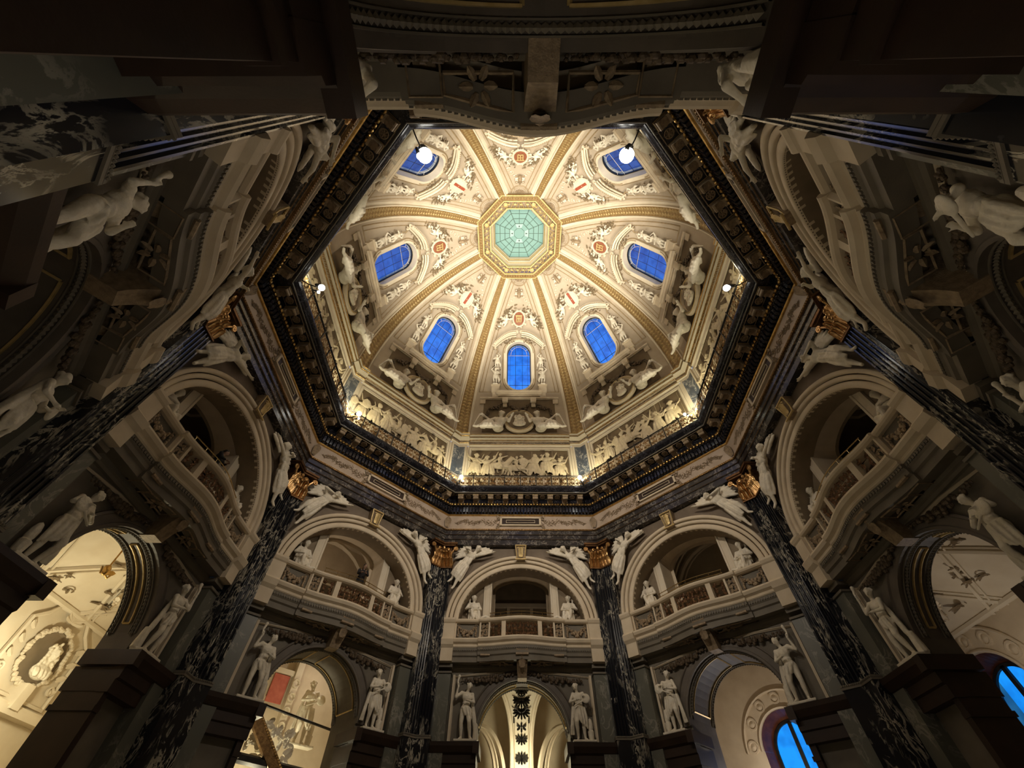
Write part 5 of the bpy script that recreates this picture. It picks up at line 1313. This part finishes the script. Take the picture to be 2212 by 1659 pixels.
for h in (0, 1):
    def LP(x, y, z): 
        if h: x, y = refl(x, y)
        return (x, y, z)
    q = B()
    for row, (z, hh, n_) in enumerate(((14.76, .62, 3), (15.22, .62, 3))):
        for i in range(n_):
            x = S0 + .10 + (.62) * (i + (.5 if row else 0)) / (n_ - .3); q.leaf((min(x, 5.32), AF + .06, z), (0, 0, 1), (0, -1, 0), hh * 1.1, .30, .9, 6, .10)
            for dx in (-.12, 0, .12): q.tube([(min(x, 5.32) + dx, AF + .02, z), (min(x, 5.32) + dx, AF - .08, z + .3), (min(x, 5.32) + dx * .8, AF - .2, z + .5)], [.02, .03, .02], 4)
            q.tube([(min(x, 5.32), AF - .02, z), (min(x, 5.32), AF - .12, z + .4), (min(x, 5.32), AF - .26, z + .52), (min(x, 5.32), AF - .3, z + .42)], [.05, .06, .05, .04], 5)
    q.leaf((S0, AF + .25, 14.8), (0, 0, 1), (-1, 0, 0), .6, .25, .8, 6, .06)
    q.tube([(S0 - .20 + .15 * (1 - t / 16) * cos(t * .7), AF - .12, 15.98 + .16 * (1 - t / 16) * sin(t * .7)) for t in range(15)], .055, 6)
    q.tube([(S0 + .25, AF - .02, 15.4), (S0 + .05, AF - .06, 15.75), (S0 - .14, AF - .10, 16.06)], [.05, .06, .06], 6)
    q.tube([(5.0 + .1 * (1 - t / 12) * cos(t * .7), AF - .12, 15.95 + .1 * (1 - t / 12) * sin(t * .7)) for t in range(11)], .04, 5)
    q.ell((5.30, AF - .16, 16.05), (.12, .1, .14), None, 8, 5)
    for i in range(6): q.ell((S0 + .1 + .12 * i, AF - .1 - .03 * (i % 2), 15.72 + .1 * (i % 3)), (.05, .05, .07), None, 6, 4)
    q.v = [LP(*v) for v in q.v]; lv.merge(q)
part('acanthus', lv, COPPER, cp_)
cnames = {0: 'right of the bottom centre arch', 7: 'left of the bottom centre arch', 6: 'between the lower left and left-hand arches', 1: 'between the lower right and right-hand arches',
          5: 'between the left-hand and upper left arches', 2: 'between the right-hand and upper right arches', 4: 'at the top left behind the viewer', 3: 'at the top right behind the viewer'}
pil['label'] = 'black white-veined marble corner pilaster with gold capital ' + cnames[0]; pil['group'] = 'corner pilasters'
for k in range(1, 8): copy_to(pil, k, 'black white-veined marble corner pilaster with gold capital ' + cnames[k])

# ------------------------------------------------------------------ balconies
def pa(s):
    x = abs(s)
    if x > 2.55: return 13.10
    return 12.98 - .38 * (.5 + .5 * cos(pi * x / 2.55))
SV = frange(-2.55, 2.55, 24); SVall = [-3.98, -2.56] + SV + [2.56, 3.98]
PB = (0, 13.2, 9.9)
bc = thing('balcony', None, 'balcony', 0, PB)
slab = B().plan([(.9, 9.95), (-.02, 9.95), (-.06, 10.0), (-.02, 10.06), (-.02, 10.12), (-.16, 10.2), (-.22, 10.32), (-.20, 10.40), (-.02, 10.43), (.9, 10.43)], SVall, pa)
part('slab', slab, CREAM, bc)
part('base_band', B().plan([(.6, 9.25), (.12, 9.25), (.12, 9.5), (.04, 9.56), (.04, 9.72), (.0, 9.78), (.0, 9.95), (.6, 9.95)], SVall, pa), LOWST, bc)
b = B().plan([(.5, 11.28), (.02, 11.28), (-.08, 11.33), (-.12, 11.40), (-.12, 11.47), (-.04, 11.52), (.5, 11.52)], SVall, pa); part('capping', b, CREAM, bc)
dent = B()
for x in frange(-3.9, 3.9, 62): dent.box(x - .035, x + .035, pa(x) - .04, pa(x) + .06, 9.80, 9.90)
tag(part('dentil', dent, LOWST, bc), kind='stuff')
bk = B().plan([(.16, 10.43), (.16, 11.28), (.3, 11.28), (.3, 10.43)], [-3.98, -2.56, -1.95], pa); bk.plan([(.16, 10.43), (.16, 11.28), (.3, 11.28), (.3, 10.43)], [1.95, 2.56, 3.98], pa)
part2('parapet', bk, LOWST, bc)
for s_ in (-1, 1):
    for x0, x1 in ((3.90, 3.98), (2.42, 2.56), (1.88, 1.98), (.95, 1.20)):
        b = B().plan([(.02, 10.43), (.02, 11.28), (.3, 11.28), (.3, 10.43)], sorted([s_ * x0, s_ * (x0 + x1) / 2, s_ * x1]), pa); part('post', b, CREAM, bc)
    b = B(); rr = random.Random(3)
    swag(b, s_ * 2.75, 11.1, s_ * 3.75, 11.1, .38, .085, 14, 0, lambda x, y, l: (x, 13.18 + y, l))
    for x in (2.72, 3.78):
        for j in range(5): b.ell((s_ * x + rr.uniform(-.03, .03), 13.16, 11.05 - .11 * j), (.07, .05, .07), None, 6, 4)
        b.tube([(s_ * x + .08 * cos(t), 13.14, 11.16 + .06 * sin(t)) for t in frange(0, 5, 7)], .02, 4)
    part('swag', b, BRNREL, bc)
    b = B(); x0, x1 = sorted((s_ * 3.98, s_ * 4.68)); pr = [(AU, 9.25), (13.0, 9.25), (13.0, 9.9), (12.86, 10.05), (12.78, 10.3), (12.9, 10.42), (12.96, 10.46), (12.96, 11.22), (12.9, 11.28), (12.84, 11.4), (12.84, 11.5), (AU + .4, 11.52)]
    part('end_block', b.sweep(pr, x0, x1, True), CREAM, bc)
def grille(x0, x1, seed):
    b = B(); rr = random.Random(seed); n = max(2, int((x1 - x0) / .23)); w_ = (x1 - x0) / n
    for i in range(n):
        xc = x0 + w_ * (i + .5)
        for zc in (10.62, 10.86, 11.10):
            d = rr.choice([-1, 1]); b.tube([(xc + d * .09 * (1 - t / 13) * cos(t * .8), pa(xc) + .12, zc + .09 * (1 - t / 13) * sin(t * .8)) for t in range(11)], .020, 4)
            for j in range(4): an = rr.uniform(0, 6.3); b.leaf((xc, pa(xc) + .12, zc), (cos(an), 0, sin(an)), (0, -1, 0), .15, .10, .3, 3, .02)
    return b
for s_ in (-1, 1): part('pierced_panel', grille(*sorted((s_ * 1.2, s_ * 1.88)), 5), GRILL, bc)
part('pierced_panel', grille(-.95, .95, 6), GRILL, bc)
for s_ in (-1, 1): part('pierced_panel', grille(*sorted((s_ * 1.98, s_ * 2.42)), 9), BRNREL, bc)
red = B().plan([(.2, 10.43), (.2, 11.28), (.24, 11.28), (.24, 10.43)], frange(-.95, .95, 8), pa)
b = B()
for z in (11.68, 11.86): b.tube([(x, pa(x) + .16, z) for x in frange(-1.95, 1.95, 16)], .022, 5)
for x in frange(-1.9, 1.9, 6): b.tube([(x, pa(x) + .16, 11.5), (x, pa(x) + .16, 11.86)], .012, 4)
part('handrail', b, BRASS, bc)
cs = []
for x, zb, hw in ((0, 8.55, .34), (-2.1, 9.3, .26), (2.1, 9.3, .26)):
    b = B()
    for i in range(8):
        t = i / 7; z = 9.92 - (9.92 - zb) * t; a = pa(x) + .02 + .75 * t ** 1.3 - .06 * sin(t * 2 * pi); h = hw * (1 - .25 * t)
        b.v += [(x - h, a, z), (x + h, a, z), (x + h, 13.95, z), (x - h, 13.95, z)]
        if i:
            o = len(b.v) - 8; b.f += [(o, o + 1, o + 5, o + 4), (o + 1, o + 2, o + 6, o + 5), (o + 3, o, o + 4, o + 7)]
    b.f.append(tuple(range(len(b.v) - 4, len(b.v))))
    for z, r in ((9.86, .05), (9.5 if x == 0 else 9.55, .07)): b.tube([(x - hw * 1.05, pa(x) + .06, z), (x + hw * 1.05, pa(x) + .06, z)], r, 6)
    for j in range(4): b.leaf((x, pa(x) + .3, 9.2 - .1 * j if x == 0 else 9.5), (0, -.2, 1), (0, -1, 0), .45, .36, .5)
    part('console', b, BRNREL, bc)
b = B()                                           # coffered underside seen from below
for x0, x1 in ((-1.75, -.5), (.5, 1.75)):
    b.tube([(x0, 13.5, 9.24), (x1, 13.5, 9.24)] + [(x, pa(x) + .28, 9.24) for x in frange(x1, x0, 5)], .035, 4, closed=True)
    for i in range(6): b.leaf(((x0 + x1) / 2 + .1 * cos(i), 13.3 + .1 * sin(i), 9.24), (cos(i * 1.05), sin(i * 1.05), 0), (0, 0, -1), .26, .14, .3, 3, .04)
for x in (-2.1, 2.1): b.tube([(x - .3, 13.15, 9.24), (x + .3, 13.15, 9.24), (x + .3, 13.7, 9.24), (x - .3, 13.7, 9.24)], .03, 4, closed=True)
part2('soffit_relief', b, BRNREL, bc)
BALC = [bc] + around(bc, 'curved cream balcony with swags, pierced panels and brass handrail, {}', 'balconies')

# ------------------------------------------------------------------ statues of the bays
def statue(name, key, k, p, sg, label, group, sc=1., rot=0., cat='statue'):
    f = link(name, S_[key], STATUE)
    f.matrix_world = bayM(k) @ Matrix.Translation(p) @ Matrix.Rotation(rot, 4, 'Y') @ Matrix.Diagonal((sg * sc, sc, sc, 1)); tag(f, label, cat, group); return f
for k in range(8):
    for sg, sd in ((1, 'left'), (-1, 'right')):
        alt = (k in (2, 6, 1) and sg < 0) or (k in (7, 5, 3) and sg > 0)
        statue('winged_statue', 'wing1' if alt else 'wing0', k, (-sg * 3.80, 13.22, 15.06), sg, 'white winged figure lying on the %s shoulder of the arch, %s' % (sd, PLACE[k]), 'winged figures on the arches')
        statue('lunette_statue', 'lun0', k, (-sg * 3.02, 14.2, 11.45), -sg, 'seated draped relief figure %s of the balcony door, %s' % (sd, PLACE[k]), 'lunette figures')
        a = (sg > 0) ^ (k in (1, 6))
        statue('niche_statue', 'stand1' if a else 'stand2', k, (-sg * 3.02, 13.55, 5.86), sg if a else -sg, 'standing pale statue %s of the lower arch, %s' % (sd, PLACE[k]), 'statues beside the lower arches', .98)
# garlands over the lower arches
gm = B(); rr = random.Random(15)
for s_ in (-1, 1): swag(gm, s_ * .45, 8.86, s_ * 3.3, 8.55, .12, .10, 22, 0, lambda x, y, l: (x, 13.72 + y, l))
gl_ = thing('garland', None, 'garland', 0, (0, 13.7, 8.6)); part2('swag', gm, DLEAF, gl_)
around(gl_, 'dark leafy garland hung over the lower arch of the {}', 'garlands over the lower arches')

# ------------------------------------------------------------------ what stands beyond the arches
def gb(k, a): return WALLS[k]
# k=0: ornamented vault web running down to a pier between two arches
v0 = thing('vault_pier', 'brightly lit cream vault strip with carved ornament seen through the bottom centre arch', 'vault', 0, (0, 18.4, 5.4))
def VP(x, y, t):      # t 0 at the pier foot .. 1 at the crown
    a = 18.4 - 3.0 * (1 - cos(t * pi / 2)); z = 5.4 + 3.85 * sin(t * pi / 2); n = Vector((0, -cos((1 - t) * pi / 2) * 0 - cos(t * pi / 2), -sin(t * pi / 2))).normalized()
    return (x, a - n.y * y, z - n.z * y)
def vw(t): return .62 + 1.9 * max(0, t - .12) ** 2.2
b = B(); n = 24; vs = []
for t in frange(0, 1, n): w_ = vw(t); vs += [VP(-w_, 0, t), VP(-w_ * .5, 0, t), VP(w_ * .5, 0, t), VP(w_, 0, t)]
b.add(vs, [(4 * i + j, 4 * i + j + 1, 4 * i + j + 5, 4 * i + j + 4) for i in range(n) for j in range(3)])
part('web', b, IVORY, v0, False)
b = B()
for s_ in (-1, 1):
    b.tube([VP(s_ * vw(t), -.04, t) for t in frange(0, 1, 20)], .07, 5); b.tube([VP(s_ * (vw(t) - .2), -.03, t) for t in frange(0, 1, 20)], .03, 4)
    b.tube([VP(s_ * .40, -.04, t) for t in frange(.05, .42, 8)], .025, 4)
b.box(-.75, .75, 17.9, 18.5, 5.25, 5.42)
part('edge_moulding', b, CREAM, v0)
b = B(); rr = random.Random(6)
for t0, n_, r in ((.12, 7, .24), (.26, 6, .22), (.36, 4, .2), (.50, 8, .34), (.62, 9, .34), (.76, 8, .28)):
    for i in range(n_):
        for s_ in (-1, 1):
            an = pi / 2 - pi * i / (n_ - 1); x = s_ * r * cos(an); b.leaf(VP(x * .4, -.05, t0), (s_ * cos(an) + .01, -.2, sin(an)), (0, -1, -.3), r * 1.3, .12, .5, 4, .04)
for t0, r in ((.57, .30), (.73, .22)): b.tube([VP(r * cos(q), -.10, t0 + r * .22 * sin(q)) for q in frange(0, 2 * pi, 14)[:-1]], .05, 5, closed=True)
for s_ in (-1, 1): b.tube([VP(s_ * x, -.06, t) for x, t in ((.1, .9), (.3, .87), (.5, .86), (.75, .9))], .035, 5); b.tube([VP(s_ * .45, -.06, t) for t in (.45, .42, .40)], .04, 4)
part('carved_ornament', b, IRON, v0)
b = B()
for s_ in (-1, 1):
    for dr, th in ((0, .16), (.3, .07), (.5, .1)):
        b.tube([(s_ * (1.0 + dr) + s_ * 1.55 * (1 - cos(q)), 18.3 - .2 * dr, 5.0 + 2.6 * sin(q)) for q in frange(0, pi / 2, 12)], th, 5)
        b.tube([(s_ * (1.0 + dr), 18.3, z) for z in (-1.6, 5.0)], th, 5)
part2('side_arch', b, CREAM, v0)
b = B(); b.box(-.62, .62, 18.3, 19.2, -1.6, 5.3); part('pier', b, CREAM, v0)
ul = thing('uplight', 'bright uplight at the foot of the carved vault strip, bottom centre arch', 'lamp', 0, (-.05, 17.55, 5.0))
part('housing', B().lathe([(.0, -.2), (.26, -.18), (.30, .1), (.27, .12)], (-.05, 17.55, 5.0), 'z', 14), HOUSING, ul, True)
part('lens', B().lathe([(.27, .10), (.2, .2), (0, .24)], (-.05, 17.55, 5.0), 'z', 14), LENS, ul, True)
part('bracket', B().box(-.1, 0, 17.55, 18.4, 4.8, 4.86), IRON, ul)

# k=6: wreathed bust on the lit end wall of the left room
wb = thing('wreath_relief', 'brightly lit white wall relief of a bust in a round wreath, far left room', 'relief', 6, (5.55, 19.9, 6.5))
b = B(); cxw, czw = 5.75, 6.75
fr = [(-1.7, -1.35), (1.7, -1.35), (1.7, .9), (1.2, 1.25), (.8, 1.75), (0, 1.9), (-.8, 1.75), (-1.2, 1.25), (-1.7, .9)]
b.tube([(cxw + x, 19.9, czw + z) for x, z in fr], .09, 5, closed=True)
b.box(cxw - 2.6, cxw + 2.6, 19.5, 20, czw - 1.9, czw - 1.65); b.box(cxw - 2.6, cxw + 2.6, 19.6, 20, czw - 1.65, czw - 1.55)
part('panel_frame', b, IVORY, wb)
part('niche', B().lathe([(.92, -.06), (.85, .05), (0, .06)], (cxw, 19.9, czw), 'y', 20), TAUPE, wb)
b = B(); rr = random.Random(9)
for i in range(60):
    t = 2 * pi * i / 60; q = rr.uniform(.07, .12); b.ell((cxw + (1.02 + rr.uniform(-.07, .07)) * cos(t), 19.8, czw + (1.02 + rr.uniform(-.07, .07)) * sin(t)), (q, q, q), None, 6, 4)
for s_ in (-1, 1):
    b.tube([(cxw + s_ * (1.4 + .18 * (1 - t / 14) * cos(t * .7)), 19.85, czw - .8 + .2 * (1 - t / 14) * sin(t * .7)) for t in range(13)], .05, 5)
    for j in range(4): b.leaf((cxw + s_ * 1.3, 19.88, czw - .9 + .5 * j), (s_, 0, .5), (0, -1, 0), .4, .2, .4)
for j in range(9): b.leaf((cxw, 19.85, czw + 1.35), (cos(pi * j / 8), 0, sin(pi * j / 8) + .1), (0, -1, 0), .55, .16, .4)
b.box(cxw - .2, cxw + .2, 19.4, 20, czw - 1.75, czw - .95)
part('wreath', b, IVORY, wb)
o = part('bust', S_['bust'], STATUE, wb); o.location = (.2, -.35, -.32); o.scale = (.78, .8, .85)
# k=7: winged statue, picture hanging and stair rail in the lit room
rs = statue('winged_statue', 'stand2', 7, (2.35, 19.6, 6.05), 1, 'tall white statue in the bright stair room seen through the lower left arch', None, 1.15)
cu = thing('red_wall_panel', 'small red hanging beside the white pilaster in the lower left stair room', 'hanging', 7, (1.1, 21.6, 8.6))
part('cloth', B().box(.55, 1.5, 21.7, 21.8, 8.1, 9.5), stone('pink_red_cloth', (.42, .10, .07), (.55, .16, .11), 3, .7, bump=.1), cu)
b = B(); b.box(.4, 1.65, 21.6, 21.9, 9.55, 9.8); b.box(1.7, 2.1, 21.5, 22, 4, 10.5)
for i in range(4): b.tube([(1.9 + .2 * cos(q), 21.45, 9.2 - .7 * i + .2 * sin(q)) for q in frange(0, 6, 8)], .05, 4)
part('pilaster_strip', b, IVORY, cu)
sr = thing('stair_balustrade', 'dark gilt stair rail crossing the lower left arch, with a steep stringer', 'railing', 7, (1.5, 17.6, 4.6))
b = B(); b.tube([(-1.8, 17.6, 6.95), (5.0, 17.6, 6.35)], .06, 6); b.tube([(-2.4, 17.5, 4.85), (5.2, 17.5, 4.55)], .20, 6); part('rail', b, IRON, sr)
b = B(); b.box(-.26, .26, -.12, .12, -2.2, 2.2); q = B().box(-.2, .2, -.14, -.1, -2.1, 2.1)
M_ = Matrix.Translation((.35, 17.4, 5.0)) @ Matrix.Rotation(radians(-47), 4, 'Y')
b.v = [tuple(M_ @ Vector(v)) for v in b.v]; part('stringer', b, BRONZE, sr)
b = B()
for i in range(34):
    b.ell((M_ @ Vector((.18, -.14, -2.05 + .125 * i))), (.04, .04, .05), None, 5, 4)
part('gilt_bead', b, GOLD, sr)
b = B(); rr = random.Random(2)
for i in range(70): b.leaf((-.3 + rr.uniform(-1.4, 1.8), 18.2, 4.9 + rr.uniform(0, 1.4)), (rr.uniform(-1, 1), 0, rr.uniform(-.3, 1)), (0, -1, 0), .42, .22, .5)
part('leaf_relief', b, STATUE, sr)
# right rooms: leafy capitals cutting into the blue windows
for k, (x, a, z) in ((1, (2.9, 17.2, 5.1)),):
    lc = thing('leafy_capital', 'dark leafy column capital silhouetted against the blue window, lower right arch', 'capital', k, (x, a, z))
    b = B(); rr = random.Random(12)
    b.lathe([(.5, -6.6), (.5, -.2), (.58, 0), (.52, .1), (.75, .75), (.85, .8), (.85, .95)], (x, a, z), 'z', 12)
    part('shaft', b, REDB, lc); b = B()
    for row in range(3):
        for i in range(10):
            t = 2 * pi * i / 10 + row * .3; b.leaf((x + .52 * cos(t), a + .52 * sin(t), z + .05 + .25 * row), (cos(t) * .3, sin(t) * .3, 1), (cos(t), sin(t), 0), .42, .3, .8)
    part('acanthus', b, BRONZE, lc)

wl_ = thing('wall_lamp', 'small gold wall lamp on the brown vault band, upper part of the far left arch', 'lamp', 6, (1.35, 15.7, 8.1))
b = B(); b.ell((1.35, 15.7, 8.1), (.14, .12, .2), None, 8, 6); b.tube([(1.35, 15.7, 8.2), (1.35, 15.7, 10.4)], .03, 5)
for q in (-1, 1): b.tube([(1.35, 15.7, 8.0), (1.35 + q * .2, 15.65, 7.9), (1.35 + q * .3, 15.65, 8.1)], .035, 5); b.leaf((1.35, 15.65, 8.0), (q, 0, .4), (0, -1, 0), .35, .16, .5)
part('lamp_body', b, GOLD, wl_)

# people on the balcony
def person(k, p, rot, label, sc=1.):
    f = thing('person', label, 'person', k, p, me=S_['person'], mat=SKIN)
    f.matrix_world = bayM(k) @ Matrix.Translation(p) @ Matrix.Rotation(rot, 4, 'Z') @ Matrix.Scale(sc, 4)
    part('coat', S_['coat'], CLOTH, f)
    b = B()
    for s_ in (-1, 1): b.caps((s_ * .1, .0, .9), (s_ * .12, -.04, .5), .115, .09); b.caps((s_ * .12, -.04, .5), (s_ * .11, .03, .1), .09, .075); b.ell((s_ * .12, -.04, .05), (.06, .15, .06))
    f2 = link('trousers', b.mesh('t', smooth=True), CLOTH, f)
    b = B(); b.ell((.02, -.16, 1.62), (.105, .12, .13), None, 12, 8); b.ell((.02, -.06, 1.50), (.10, .07, .2), None, 10, 7); link('hair', b.mesh('h', smooth=True), HAIR, f)
    return f
person(7, (.22, 13.18, 11.0), -.25, 'person in a dark coat leaning on the handrail of the lower left balcony', 1.08)
person(6, (-.25, 13.25, 11.0), .3, 'person in dark clothes behind the left-hand balcony rail', 1.02)

# room lamps (the lit rooms beyond the arches)
def bulb(k, s, a, z, power, col=WARM, size=.25, label=None):
    lamp('room_light', 'POINT', wpt(k, s, a, z), power, col, None, size)
bulb(0, 0, 17.0, 5.6, 200, COOL, .15)
bulb(6, 3.2, 17.6, 5.2, 420, COOL, .2); bulb(6, -2, 18, 8.6, 60, WARM, .2)
bulb(7, .2, 18.6, 3.6, 560, COOL, .2); bulb(7, 3.2, 20, 9.8, 60, WARM, .2)
bulb(1, -1.0, 19.5, 4.2, 300, WARM, .2)
bulb(2, -3.6, 17.5, 5.2, 90, WARM, .2)
bulb(7, -1.5, 17.6, 12.2, 75, WARM, .2); bulb(1, 1.2, 17.6, 11.6, 45, WARM, .2); bulb(0, 0, 17.8, 12.0, 30, WARM, .2)
